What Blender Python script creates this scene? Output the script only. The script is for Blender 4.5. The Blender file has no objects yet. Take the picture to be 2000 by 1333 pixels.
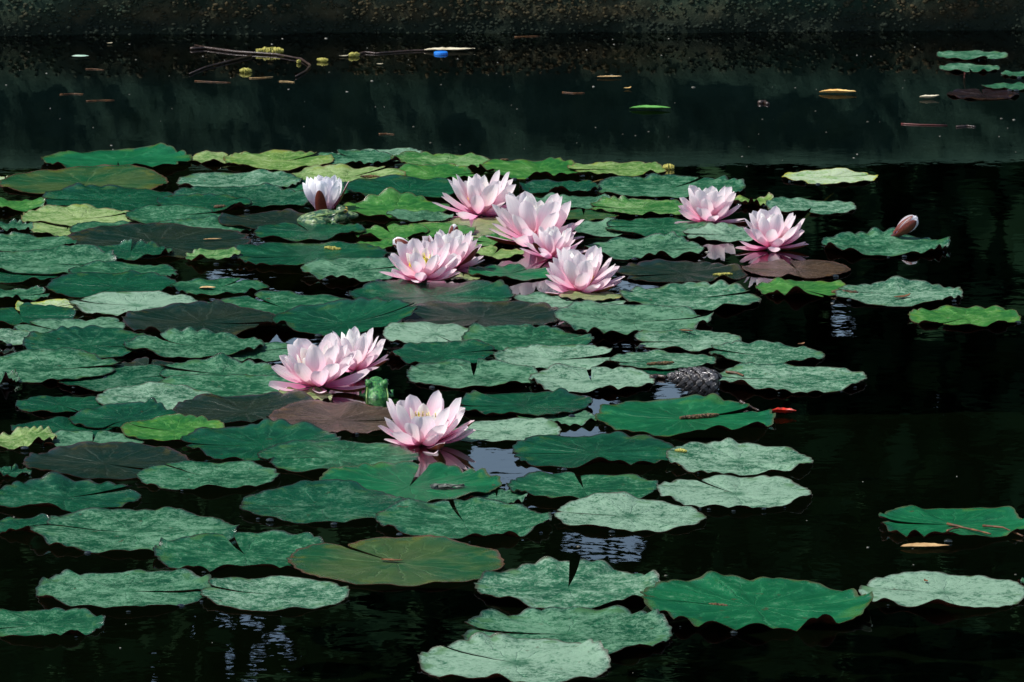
import bpy, bmesh, math, random
import numpy as np
from mathutils import Vector, Matrix, Euler, noise

# ------------------------------------------------------------------ camera
sc = bpy.context.scene
COL = sc.collection
R = math.radians
CAM_H, PITCH, LENS = 1.6, R(10.3), 198.0
F_PX = 2000.0 * LENS / 36.0
cam_d = bpy.data.cameras.new('camera')
cam = bpy.data.objects.new('camera', cam_d)
COL.objects.link(cam)
cam.location = (0, 0, CAM_H)
cam.rotation_euler = (math.pi / 2 - PITCH, 0, 0)
cam_d.lens = LENS
cam_d.sensor_width = 36
cam_d.clip_start = 0.1
cam_d.clip_end = 2000
cam_d.dof.use_dof = True
cam_d.dof.focus_distance = 8.3
cam_d.dof.aperture_fstop = 64
sc.camera = cam

# ------------------------------------------------------------------ light
SUN_EL, SUN_AZ = R(57), R(168)          # azimuth of the sun, measured from +x towards +y
to_sun = Vector((math.cos(SUN_EL) * math.cos(SUN_AZ) , -math.cos(SUN_EL) * math.sin(SUN_AZ), math.sin(SUN_EL)))
w = bpy.data.worlds.new('World'); sc.world = w; w.use_nodes = True
nt = w.node_tree
bg = nt.nodes['Background']
sky = nt.nodes.new('ShaderNodeTexSky')
sky.sky_type = 'NISHITA'; sky.sun_disc = False
sky.sun_elevation = SUN_EL
sky.sun_rotation = math.atan2(to_sun.x, to_sun.y)
nt.links.new(sky.outputs[0], bg.inputs[0])
bg.inputs[1].default_value = 0.13
sky.dust_density = 0.5; sky.ozone_density = 0.3
sl = bpy.data.lights.new('sun', 'SUN'); sl.energy = 5.0; sl.angle = R(0.5); sl.color = (1.0, 0.96, 0.9)
sun = bpy.data.objects.new('sun', sl); COL.objects.link(sun)
sun.rotation_euler = to_sun.to_track_quat('Z', 'Y').to_euler()
sc.view_settings.view_transform = 'Standard'
sc.view_settings.look = 'None'
sc.view_settings.exposure = 0.2
sc.view_settings.gamma = 1.0
sc.view_settings.use_curve_mapping = False

rng = random.Random(7)
nrg = np.random.default_rng(11)

# ------------------------------------------------------------------ layout helpers
CP, SP = math.cos(PITCH), math.sin(PITCH)
def P(px, py, z=0.0):
    """point on the horizontal plane at height z that this picture point looks at"""
    u = (px - 1000.0) / F_PX; v = (666.5 - py) / F_PX
    dx, dy, dz = u, CP + v * SP, -SP + v * CP
    t = (z - CAM_H) / dz
    return Vector((dx * t, dy * t, z))
def mpp(py):
    v = (666.5 - py) / F_PX
    t = -CAM_H / (-SP + v * CP)
    return t / F_PX
def proj(x, y, z):
    dz = z - CAM_H
    depth = y * CP - dz * SP
    up = y * SP + dz * CP
    return 1000 + F_PX * x / depth, 666.5 - F_PX * up / depth

def tag(o, label=None, cat=None, group=None, kind=None):
    if label: o['label'] = label
    if cat: o['category'] = cat
    if group: o['group'] = group
    if kind: o['kind'] = kind
    return o
def empty(name, loc, rz=0.0):
    o = bpy.data.objects.new(name, None); COL.objects.link(o)
    o.empty_display_size = 0.02
    o.location = loc; o.rotation_euler = (0, 0, rz)
    return o
def mesh_obj(name, verts, faces, mats, parent=None, smooth=True, fm=None):
    me = bpy.data.meshes.new(name)
    me.from_pydata([tuple(v) for v in verts], [], [tuple(f) for f in faces])
    for m in (mats if isinstance(mats, (list, tuple)) else [mats]): me.materials.append(m)
    if smooth: me.polygons.foreach_set('use_smooth', [True] * len(me.polygons))
    if fm is not None: me.polygons.foreach_set('material_index', fm)
    me.update()
    o = bpy.data.objects.new(name, me); COL.objects.link(o)
    if parent: o.parent = parent
    return o
def quads_mesh(name, verts, nquads, mats, parent=None):
    """big mesh of loose quads, verts (4n,3)"""
    me = bpy.data.meshes.new(name)
    me.vertices.add(len(verts)); me.vertices.foreach_set('co', verts.astype(np.float32).ravel())
    me.loops.add(nquads * 4); me.loops.foreach_set('vertex_index', np.arange(nquads * 4, dtype=np.int32))
    me.polygons.add(nquads)
    me.polygons.foreach_set('loop_start', np.arange(0, nquads * 4, 4, dtype=np.int32))
    me.polygons.foreach_set('loop_total', np.full(nquads, 4, dtype=np.int32))
    me.update(calc_edges=True); me.validate()
    me.materials.append(mats)
    o = bpy.data.objects.new(name, me); COL.objects.link(o)
    if parent: o.parent = parent
    return o
def tube(pts, rads, n=8, jitter=0.0, rnd=None):
    vs, fs = [], []
    pts = [Vector(p) for p in pts]
    for i, p in enumerate(pts):
        d = (pts[min(i + 1, len(pts) - 1)] - pts[max(i - 1, 0)]).normalized()
        a = d.cross(Vector((0, 0, 1)))
        if a.length < 1e-4: a = Vector((1, 0, 0))
        a.normalize(); b = a.cross(d)
        for k in range(n):
            t = 2 * math.pi * k / n
            r = rads[i] * (1 + (rnd.uniform(-jitter, jitter) if rnd else 0))
            vs.append(p + (a * math.cos(t) + b * math.sin(t)) * r)
    for i in range(len(pts) - 1):
        for k in range(n):
            fs.append((i * n + k, i * n + (k + 1) % n, (i + 1) * n + (k + 1) % n, (i + 1) * n + k))
    fs.append(tuple(range(n - 1, -1, -1)))
    m = (len(pts) - 1) * n
    fs.append(tuple(m + k for k in range(n)))
    return vs, fs

# ------------------------------------------------------------------ materials
class NB:
    def __init__(s, name):
        s.m = bpy.data.materials.new(name); s.m.use_nodes = True
        s.t = s.m.node_tree; s.t.nodes.clear()
        s.out = s.n('ShaderNodeOutputMaterial')
    def n(s, typ, **kw):
        nd = s.t.nodes.new(typ)
        for k, v in kw.items(): setattr(nd, k, v)
        return nd
    def l(s, a, b): s.t.links.new(a, b)
    def val(s, sock, v):
        if hasattr(v, 'node'): s.l(v, sock)
        else: sock.default_value = v
    def math(s, op, a, b=None, c=None, clamp=False):
        nd = s.n('ShaderNodeMath', operation=op); nd.use_clamp = clamp
        s.val(nd.inputs[0], a)
        if b is not None: s.val(nd.inputs[1], b)
        if c is not None: s.val(nd.inputs[2], c)
        return nd.outputs[0]
    def noise(s, vec, scale, detail=4, rough=0.55, dist=0.0):
        nd = s.n('ShaderNodeTexNoise'); nd.inputs['Scale'].default_value = scale
        nd.inputs['Detail'].default_value = detail; nd.inputs['Roughness'].default_value = rough
        nd.inputs['Distortion'].default_value = dist
        if vec is not None: s.l(vec, nd.inputs['Vector'])
        return nd.outputs[0]
    def ramp(s, f, a, b, lo=0.0, hi=1.0, smooth=True):
        nd = s.n('ShaderNodeMapRange')
        if smooth: nd.interpolation_type = 'SMOOTHSTEP'
        s.l(f, nd.inputs['Value'])
        nd.inputs['From Min'].default_value = a; nd.inputs['From Max'].default_value = b
        nd.inputs['To Min'].default_value = lo; nd.inputs['To Max'].default_value = hi
        return nd.outputs[0]
    def mix(s, f, a, b):
        nd = s.n('ShaderNodeMix', data_type='RGBA')
        s.val(nd.inputs[0], f)
        for i, v in ((6, a), (7, b)):
            if hasattr(v, 'node'): s.l(v, nd.inputs[i])
            else: nd.inputs[i].default_value = (*v, 1)
        return nd.outputs[2]
    def bump(s, h, strength, dist):
        nd = s.n('ShaderNodeBump'); nd.inputs['Strength'].default_value = strength
        nd.inputs['Distance'].default_value = dist; s.l(h, nd.inputs['Height'])
        return nd.outputs[0]
    def principled(s, col, rough=0.5, spec=0.5, normal=None):
        nd = s.n('ShaderNodeBsdfPrincipled')
        if hasattr(col, 'node'): s.l(col, nd.inputs['Base Color'])
        else: nd.inputs['Base Color'].default_value = (*col, 1)
        s.val(nd.inputs['Roughness'], rough)
        s.val(nd.inputs['Specular IOR Level'], spec)
        if normal is not None: s.l(normal, nd.inputs['Normal'])
        return nd.outputs[0]
    def done(s, shader):
        s.l(shader, s.out.inputs[0]); return s.m
    def objvec(s, seeded=True):
        tc = s.n('ShaderNodeTexCoord'); v = tc.outputs['Object']
        if seeded:
            oi = s.n('ShaderNodeObjectInfo')
            ad = s.n('ShaderNodeVectorMath', operation='ADD')
            mul = s.math('MULTIPLY', oi.outputs['Random'], 40.0)
            s.l(v, ad.inputs[0]); s.l(mul, ad.inputs[1]); v = ad.outputs[0]
        return v

def pad_material(name, dark, light, dust, amt, rough, edge, vein=0.25, spot=0.15, edge_amt=0.8, spec=0.18):
    b = NB(name)
    at = b.n('ShaderNodeAttribute', attribute_name='puv')
    sep = b.n('ShaderNodeSeparateXYZ'); b.l(at.outputs['Vector'], sep.inputs[0])
    oi = b.n('ShaderNodeObjectInfo')
    seed = b.math('MULTIPLY', oi.outputs['Random'], 60.0)
    ad = b.n('ShaderNodeVectorMath', operation='ADD'); b.l(at.outputs['Vector'], ad.inputs[0]); b.l(seed, ad.inputs[1])
    v = ad.outputs[0]
    rho = b.math('SQRT', b.math('ADD', b.math('POWER', sep.outputs[0], 2.0), b.math('POWER', sep.outputs[1], 2.0)))
    th = b.math('ARCTAN2', sep.outputs[1], sep.outputs[0])
    big = b.noise(v, 1.5, 3)
    med = b.noise(v, 6.0, 5, 0.6)
    fine = b.noise(v, 20.0, 7, 0.75, 0.3)
    st = b.n('ShaderNodeVectorMath', operation='MULTIPLY'); b.l(v, st.inputs[0]); st.inputs[1].default_value = (1.0, 1.6, 1.0)
    grain = b.noise(st.outputs[0], 55.0, 4, 0.7)
    # radial veins, forking towards the rim
    wob = b.math('MULTIPLY', b.math('SUBTRACT', med, 0.5), 0.35)
    ta = b.math('ADD', th, wob)
    v1 = b.math('POWER', b.math('ABSOLUTE', b.math('COSINE', b.math('MULTIPLY', ta, 6.5))), 90.0)
    v2 = b.math('POWER', b.math('ABSOLUTE', b.math('COSINE', b.math('MULTIPLY', ta, 13.0))), 50.0)
    v2 = b.math('MULTIPLY', v2, b.ramp(rho, 0.35, 0.6, 0, 0.6))
    veins = b.math('MULTIPLY', b.math('MAXIMUM', v1, v2), b.ramp(rho, 0.55, 1.0, 1.0, 0.15))
    col = b.mix(b.ramp(big, 0.35, 0.65), dark, light)
    col = b.mix(b.math('MULTIPLY', b.ramp(med, 0.45, 0.7), 0.3), col, tuple(min(1, c * 1.8 + 0.01) for c in light))
    col = b.mix(b.math('MULTIPLY', veins, vein), col, tuple(min(1, c * 2.2 + 0.04) for c in light))
    # film of dry dust: broken flakes over broad patches, each pad with its own share
    own = b.ramp(oi.outputs['Random'], 0.0, 1.0, -0.05, 0.05, False)
    mixn = b.math('ADD', b.math('ADD', b.math('ADD', b.math('MULTIPLY', fine, 0.50), b.math('MULTIPLY', grain, 0.30)), b.math('MULTIPLY', med, 0.24)), b.math('MULTIPLY', big, 0.21))
    thr = b.math('ADD', mixn, own)
    c0 = 0.80 - 0.33 * amt
    du = b.ramp(thr, c0 - 0.045, c0 + 0.095)
    du = b.math('MULTIPLY', du, b.ramp(b.math('ADD', rho, b.math('MULTIPLY', med, 0.3)), 0.16, 0.38, 0.35, 1.0))
    ring = b.math('MULTIPLY', b.ramp(rho, 0.72, 0.95), b.ramp(b.noise(v, 3.0, 3), 0.54, 0.62))
    du = b.math('MULTIPLY', du, b.math('SUBTRACT', 1.0, b.math('MULTIPLY', ring, 0.8)))
    col = b.mix(b.math('MULTIPLY', ring, 0.55), col, tuple(min(1, c * f) + g for c, f, g in zip(light, (1.5, 1.1, 0.5), (0.035, 0.02, 0))))
    col = b.mix(b.math('MULTIPLY', du, min(1.0, 0.50 + 0.42 * amt)), col, dust)
    # rim and old spots
    rr = b.math('ADD', rho, b.math('MULTIPLY', b.math('SUBTRACT', med, 0.5), 0.10))
    col = b.mix(b.math('MULTIPLY', b.ramp(rr, 0.955, 1.0), edge_amt), col, edge)
    sp = b.noise(v, 9.0, 2, 0.4)
    col = b.mix(b.math('MULTIPLY', b.ramp(sp, 0.72, 0.76), spot * 4), col, (0.05, 0.028, 0.012))
    h = b.math('ADD', b.math('MULTIPLY', med, 0.6), b.math('ADD', b.math('MULTIPLY', fine, 0.45), b.math('MULTIPLY', veins, -0.5)))
    nrm = b.bump(h, 0.6, 0.0042)
    wet = b.ramp(rho, 0.86, 1.0)
    rg = b.math('SUBTRACT', b.math('ADD', rough, b.math('MULTIPLY', du, 0.25)), b.math('MULTIPLY', wet, 0.2))
    return b.done(b.principled(col, rg, b.math('ADD', spec, b.math('MULTIPLY', wet, 0.4)), nrm))

DUST = (0.122, 0.24, 0.148)
M = {}
M['d'] = pad_material('pad_dusty', (0.0008, 0.046, 0.0155), (0.003, 0.072, 0.024), DUST, 0.55, 0.40, (0.012, 0.008, 0.004), vein=0.4)
M['D'] = pad_material('pad_very_dusty', (0.004, 0.060, 0.024), (0.013, 0.092, 0.038), (0.215, 0.325, 0.23), 0.62, 0.46, (0.03, 0.02, 0.008), vein=0.35)
M['g'] = pad_material('pad_clean', (0.0005, 0.036, 0.0145), (0.0015, 0.056, 0.021), (0.11, 0.20, 0.13), 0.30, 0.27, (0.012, 0.008, 0.004), vein=0.3)
M['t'] = pad_material('pad_teal', (0.0008, 0.066, 0.021), (0.003, 0.092, 0.029), DUST, 0.20, 0.34, (0.05, 0.05, 0.01), vein=0.25)
M['G'] = pad_material('pad_bright', (0.010, 0.090, 0.012), (0.036, 0.140, 0.018), (0.20, 0.29, 0.14), 0.45, 0.42, (0.06, 0.04, 0.01))
M['y'] = pad_material('pad_yellow', (0.045, 0.125, 0.018), (0.10, 0.18, 0.03), (0.25, 0.32, 0.15), 0.52, 0.5, (0.10, 0.05, 0.01))
M['k'] = pad_material('pad_dark', (0.003, 0.017, 0.010), (0.010, 0.019, 0.010), (0.04, 0.05, 0.035), 0.12, 0.24, (0.04, 0.018, 0.014), vein=0.3, spot=0.05, spec=0.12)
M['b'] = pad_material('pad_brown', (0.030, 0.020, 0.011), (0.056, 0.034, 0.019), (0.12, 0.09, 0.06), 0.15, 0.24, (0.09, 0.04, 0.02), vein=0.35, spot=0.05, spec=0.14)
M['o'] = pad_material('pad_olive', (0.006, 0.058, 0.018), (0.034, 0.068, 0.018), (0.18, 0.2, 0.1), 0.12, 0.28, (0.09, 0.035, 0.02), vein=0.3, spot=0.05)
M['l'] = pad_material('pad_olive_light', (0.09, 0.15, 0.05), (0.17, 0.2, 0.08), (0.34, 0.36, 0.22), 0.25, 0.3, (0.09, 0.05, 0.02), vein=0.3)
M['p'] = pad_material('pad_pale', (0.08, 0.2, 0.03), (0.2, 0.3, 0.05), (0.34, 0.40, 0.30), 0.72, 0.55, (0.30, 0.28, 0.02), spot=0.3, edge_amt=1.0)
M['r'] = pad_material('pad_wet_red', (0.007, 0.003, 0.003), (0.014, 0.005, 0.004), (0.02, 0.014, 0.01), 0.1, 0.2, (0.02, 0.006, 0.006))

def simple(name, c1, c2, scale=60, rough=0.6, spec=0.4, bump=0.4, dist=0.002, seeded=True):
    b = NB(name); v = b.objvec(seeded)
    n1 = b.noise(v, scale, 5, 0.6); n2 = b.noise(v, scale * 0.23, 3)
    col = b.mix(b.ramp(b.math('ADD', b.math('MULTIPLY', n1, 0.6), b.math('MULTIPLY', n2, 0.4)), 0.38, 0.62), c1, c2)
    return b.done(b.principled(col, rough, spec, b.bump(n1, bump, dist)))
M['under'] = simple('pad_underside', (0.018, 0.005, 0.003), (0.055, 0.016, 0.007), 25, 0.28, 0.5)
M['stalk'] = simple('lily_stalk', (0.14, 0.09, 0.02), (0.22, 0.14, 0.03), 60, 0.4)
M['stalk_red'] = simple('lily_stalk_red', (0.05, 0.012, 0.012), (0.09, 0.02, 0.015), 60, 0.4)
M['bark'] = simple('wet_bark', (0.018, 0.010, 0.008), (0.065, 0.040, 0.030), 120, 0.3, 0.5, 0.8, 0.003)
M['bark_grey'] = simple('grey_bark', (0.03, 0.04, 0.03), (0.16, 0.17, 0.14), 90, 0.5, 0.5, 0.8, 0.003)
M['catkin'] = simple('catkin_brown', (0.03, 0.014, 0.005), (0.16, 0.09, 0.03), 300, 0.6, 0.4, 0.9, 0.002)
M['catkin_y'] = simple('catkin_yellow', (0.22, 0.20, 0.03), (0.42, 0.38, 0.08), 250, 0.6, 0.4, 0.9, 0.002)
M['leaf_tan'] = simple('dry_leaf_tan', (0.34, 0.20, 0.08), (0.55, 0.38, 0.17), 50, 0.6)
M['leaf_pale'] = simple('dry_leaf_pale', (0.45, 0.38, 0.24), (0.65, 0.58, 0.42), 50, 0.6)
M['leaf_orange'] = simple('dry_leaf_orange', (0.62, 0.30, 0.06), (0.75, 0.55, 0.22), 30, 0.5)
M['leaf_brown'] = simple('dry_leaf_brown', (0.06, 0.025, 0.01), (0.2, 0.09, 0.03), 60, 0.5)
M['leaf_green'] = simple('fallen_leaf_green', (0.06, 0.22, 0.03), (0.12, 0.32, 0.07), 40, 0.5)
M['leaf_mint'] = simple('fallen_leaf_mint', (0.30, 0.48, 0.36), (0.42, 0.56, 0.44), 40, 0.5)
M['leaf_red'] = simple('wet_leaf_red', (0.07, 0.008, 0.005), (0.60, 0.025, 0.006), 130, 0.3)
M['blue'] = simple('blue_plastic', (0.01, 0.16, 0.62), (0.015, 0.19, 0.66), 20, 0.35, 0.5, 0.1)
M['speck'] = simple('pollen_specks', (0.10, 0.10, 0.07), (0.45, 0.43, 0.36), 3, 0.6)
M['glint'] = simple('glint_bead', (0.006, 0.010, 0.008), (0.01, 0.014, 0.010), 3, 0.025, 1.0, 0.0)  # near-black gloss of the beads added for glints

def petal_material(name, base, mid, tip, tr=0.42):
    b = NB(name)
    at = b.n('ShaderNodeAttribute', attribute_name='puv')
    sep = b.n('ShaderNodeSeparateXYZ'); b.l(at.outputs['Vector'], sep.inputs[0])
    t = sep.outputs[1]; u = sep.outputs[0]
    ad = b.n('ShaderNodeVectorMath', operation='MULTIPLY'); b.l(at.outputs['Vector'], ad.inputs[0]); ad.inputs[1].default_value = (9, 1.2, 1)
    oi = b.n('ShaderNodeObjectInfo')
    sh = b.n('ShaderNodeVectorMath', operation='ADD'); b.l(ad.outputs[0], sh.inputs[0]); b.l(b.math('MULTIPLY', oi.outputs['Random'], 30.0), sh.inputs[1])
    n = b.noise(sh.outputs[0], 2.0, 4)
    tt = b.math('ADD', t, b.math('MULTIPLY', b.math('SUBTRACT', n, 0.5), 0.22))
    tt = b.math('ADD', tt, b.ramp(oi.outputs['Random'], 0, 1, -0.12, 0.10, False))
    col = b.mix(b.ramp(tt, 0.05, 0.45), base, mid)
    col = b.mix(b.ramp(tt, 0.4, 0.85), col, tip)
    ribs = b.math('POWER', b.math('ABSOLUTE', b.math('COSINE', b.math('MULTIPLY', u, 11.0))), 12.0)
    col = b.mix(b.math('MULTIPLY', ribs, 0.16), col, tuple(c * 0.8 for c in mid))
    nrm = b.bump(b.math('ADD', b.math('MULTIPLY', n, 0.6), b.math('MULTIPLY', ribs, 0.25)), 0.35, 0.0015)
    p = b.principled(col, 0.5, 0.35, nrm)
    trn = b.n('ShaderNodeBsdfTranslucent'); b.l(col, trn.inputs[0])
    mx = b.n('ShaderNodeMixShader'); mx.inputs[0].default_value = tr
    b.l(p, mx.inputs[1]); b.l(trn.outputs[0], mx.inputs[2])
    return b.done(mx.outputs[0])
M['petal_out'] = petal_material('petal_outer', (0.88, 0.20, 0.46), (0.93, 0.48, 0.67), (0.96, 0.79, 0.84), 0.55)
M['petal_mid'] = petal_material('petal_middle', (0.92, 0.36, 0.55), (0.95, 0.66, 0.76), (0.97, 0.88, 0.88), 0.55)
M['petal_in'] = petal_material('petal_inner', (0.92, 0.70, 0.64), (0.94, 0.88, 0.83), (0.95, 0.94, 0.90), 0.48)
M['petal_white'] = petal_material('petal_white', (0.86, 0.58, 0.68), (0.92, 0.85, 0.90), (0.95, 0.94, 0.95))
M['sepal_out'] = simple('sepal_outside', (0.085, 0.012, 0.008), (0.17, 0.035, 0.016), 70, 0.35, 0.4, 0.3)
M['sepal_rust'] = simple('sepal_rust', (0.20, 0.05, 0.02), (0.32, 0.09, 0.04), 70, 0.4, 0.4, 0.3)
M['stamen'] = simple('stamens', (0.92, 0.70, 0.02), (0.95, 0.84, 0.10), 90, 0.5)

# ------------------------------------------------------------------ water
b = NB('pond_water_surface')
tc = b.n('ShaderNodeTexCoord')
n1 = b.noise(tc.outputs['Object'], 7.0, 3, 0.5, 0.4)
n2 = b.noise(tc.outputs['Object'], 30.0, 2, 0.5, 0.3)
h = b.math('ADD', b.math('MULTIPLY', n1, 1.0), b.math('MULTIPLY', n2, 0.16))
nrm = b.bump(h, 0.095, 0.003)
fr = b.n('ShaderNodeFresnel'); fr.inputs['IOR'].default_value = 1.333; b.l(nrm, fr.inputs['Normal'])
gl = b.n('ShaderNodeBsdfGlossy'); gl.inputs['Roughness'].default_value = 0.0; b.l(nrm, gl.inputs['Normal'])
gl.inputs['Color'].default_value = (1, 1, 1, 1)
tp = b.n('ShaderNodeBsdfTransparent'); tp.inputs[0].default_value = (0.34, 0.40, 0.27, 1)
mx = b.n('ShaderNodeMixShader'); b.l(fr.outputs[0], mx.inputs[0]); b.l(tp.outputs[0], mx.inputs[1]); b.l(gl.outputs[0], mx.inputs[2])
M['water'] = b.done(mx.outputs[0])
YW = 12.72                                    # the far wall meets the water here
water = mesh_obj('pond_water', [(-30, 0.8, 0), (30, 0.8, 0), (30, YW + 1.5, 0), (-30, YW + 1.5, 0)], [(0, 1, 2, 3)], M['water'], smooth=False)
tag(water, kind='structure')
M['bed'] = simple('pond_bed_mud', (0.002, 0.006, 0.0035), (0.005, 0.010, 0.006), 3, 0.9, 0.1)
bed = mesh_obj('pond_bed', [(-31, 0, -0.9), (31, 0, -0.9), (31, YW + 2, -0.9), (-31, YW + 2, -0.9)], [(0, 1, 2, 3)], M['bed'], smooth=False)
tag(bed, kind='structure')
M['soil'] = simple('bank_grass_soil', (0.03, 0.045, 0.015), (0.06, 0.075, 0.025), 2.5, 0.9, 0.2, 0.8, 0.03)
Zg = 0.30
o4 = 500
outer = [(-o4, -o4, Zg), (o4, -o4, Zg), (o4, o4, Zg), (-o4, o4, Zg)]
inner = [(-30, 0.8, Zg), (30, 0.8, Zg), (30, YW + 1.0, Zg), (-30, YW + 1.0, Zg)]
low = [(x, y, -1.0) for x, y, z in inner]
g = mesh_obj('ground', outer + inner + low,
             [(0, 1, 5, 4), (1, 2, 6, 5), (2, 3, 7, 6), (3, 0, 4, 7)] + [(4 + i, 4 + (i + 1) % 4, 8 + (i + 1) % 4, 8 + i) for i in range(4)], M['soil'], smooth=False)
tag(g, kind='structure')

# ------------------------------------------------------------------ the far pond wall: rough pebbled concrete
WALL_TILT = R(2.2)
b = NB('pebbled_concrete')
v = b.objvec(False)
n1 = b.noise(v, 9, 5, 0.65); n2 = b.noise(v, 110, 4, 0.7); n3 = b.noise(v, 2.2, 3)
col = b.mix(b.ramp(n1, 0.38, 0.62), (0.012, 0.017, 0.010), (0.046, 0.036, 0.018))
col = b.mix(b.math('MULTIPLY', b.ramp(n2, 0.55, 0.68), 0.75), col, (0.085, 0.080, 0.050))
col = b.mix(b.math('MULTIPLY', b.ramp(n3, 0.45, 0.65), 0.6), col, (0.012, 0.034, 0.022))
sz = b.n('ShaderNodeSeparateXYZ'); b.l(v, sz.inputs[0])
col = b.mix(b.ramp(b.math('ADD', sz.outputs[2], b.math('MULTIPLY', n1, 0.05)), 0.085, 0.04), col, (0.012, 0.018, 0.012))
moss = b.mix(b.ramp(b.noise(v, 14, 5, .6), .35, .7), (0.013, 0.034, 0.024), (0.024, 0.052, 0.036))
col = b.mix(b.ramp(b.math('ADD', sz.outputs[2], b.math('MULTIPLY', n1, 0.07)), 0.07, 0.17), col, moss)
M['wall'] = b.done(b.principled(col, 0.9, 0.08, b.bump(n2, 0.5, 0.006)))
nx, nz = 560, 34
xs = np.linspace(-14, 14, 70).tolist()
xs = sorted(set([x for x in xs if abs(x) > 2.4] + np.linspace(-2.4, 2.4, nx).tolist()))
zs = np.linspace(-0.3, 0.31, nz)
vs = []; fs = []
for z in zs:
    for x in xs:
        dn = noise.fractal(Vector((x * 4, 3.3, z * 4)), 1.0, 2.0, 5) * 0.03 + noise.noise(Vector((x * 70, 1, z * 70))) * 0.004
        top = max(0.0, (z - 0.285)) * 1.2
        vs.append((x, dn + top, z + (noise.noise(Vector((x * 3, 9, 0))) * 0.006 if z > 0.29 else 0)))
n = len(xs)
for j in range(nz - 1):
    for i in range(n - 1):
        fs.append((j * n + i, j * n + i + 1, (j + 1) * n + i + 1, (j + 1) * n + i))
base = len(vs)                                       # top sheet going back into the bank
for x in xs: vs.append((x, 0.9, 0.308))
for i in range(n - 1):
    fs.append(((nz - 1) * n + i, (nz - 1) * n + i + 1, base + i + 1, base + i))
wall = empty('pond_wall', (0, YW, 0), WALL_TILT)
tag(wall, 'low mossy pebbled concrete wall along the far edge of the pond', 'wall')
mesh_obj('wall_face', vs, fs, M['wall'], wall)
b = NB('pebbles')
v = b.objvec(False)
vn = b.n('ShaderNodeTexVoronoi'); vn.inputs['Scale'].default_value = 75; b.l(v, vn.inputs['Vector'])
sepc = b.n('ShaderNodeSeparateColor'); b.l(vn.outputs['Color'], sepc.inputs[0])
col = b.mix(sepc.outputs[0], (0.012, 0.015, 0.009), (0.050, 0.038, 0.018))
col = b.mix(b.ramp(sepc.outputs[1], 0.75, 0.95), col, (0.060, 0.048, 0.026))
col = b.mix(b.math('MULTIPLY', b.ramp(b.noise(v, 2.5, 3), 0.45, 0.6), 0.7), col, (0.014, 0.032, 0.022))
sz = b.n('ShaderNodeSeparateXYZ'); b.l(v, sz.inputs[0])
col = b.mix(b.ramp(b.math('ADD', sz.outputs[2], b.math('MULTIPLY', b.noise(v, 9, 5, .65), 0.05)), 0.085, 0.04), col, (0.014, 0.02, 0.014))
M['pebble'] = b.done(b.principled(col, 0.85, 0.08))
ico = bmesh.new(); bmesh.ops.create_icosphere(ico, subdivisions=1, radius=1)
iv = np.array([v.co[:] for v in ico.verts]); ifc = np.array([[v.index for v in f.verts] for f in ico.faces]); ico.free()
NPEB = 4200
pv, pf = [], []
for i in range(NPEB):
    c = np.array([nrg.uniform(-1.7, 1.7), 0, nrg.uniform(-0.03, 0.095)])
    if c[2] > 0.29: continue
    c[1] = noise.fractal(Vector((c[0] * 4, 3.3, c[2] * 4)), 1.0, 2.0, 5) * 0.03 - nrg.uniform(0, .003)
    s = nrg.uniform(0.0015, 0.0055) * np.array([nrg.uniform(.8, 1.6), 0.8, nrg.uniform(.6, 1.1)])
    q = iv * s * nrg.uniform(.8, 1.2, (len(iv), 1)) + c
    pf.append(ifc + len(pv) * len(iv)); pv.append(q)
pv = np.concatenate(pv); pf = np.concatenate(pf)
tag(mesh_obj('pebbles', pv, pf, M['pebble'], wall), kind='stuff')

# ------------------------------------------------------------------ trees beyond the wall (seen mirrored in the water)
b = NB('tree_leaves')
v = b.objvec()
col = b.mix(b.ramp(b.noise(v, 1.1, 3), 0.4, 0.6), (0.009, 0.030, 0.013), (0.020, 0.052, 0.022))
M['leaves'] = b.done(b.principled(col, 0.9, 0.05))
M['trunk'] = simple('tree_bark', (0.015, 0.012, 0.009), (0.035, 0.028, 0.02), 9, 0.9, 0.2, 0.9, 0.03)
GAPS = [(965, 908, 125, 46), (1172, 1062, 84, 26), (550, 550, 150, 46), (540, 668, 95, 34), (1190, 668, 110, 36), (1125, 790, 85, 36),
        (1345, 768, 70, 32), (1130, 848, 75, 26), (1240, 562, 60, 22), (480, 462, 50, 16), (1050, 980, 60, 20)]
g2 = random.Random(5)
for i in range(16): GAPS.append((g2.uniform(190, 600), g2.uniform(1190, 1330), g2.uniform(1, 4), g2.uniform(3, 7)))
for i in range(7): GAPS.append((g2.uniform(1580, 1680), g2.uniform(500, 660), g2.uniform(2, 5), g2.uniform(4, 9)))
for i in range(4): GAPS.append((g2.uniform(1740, 1900), g2.uniform(620, 780), g2.uniform(1, 3), g2.uniform(4, 9)))
GA = np.array(GAPS)
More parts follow.
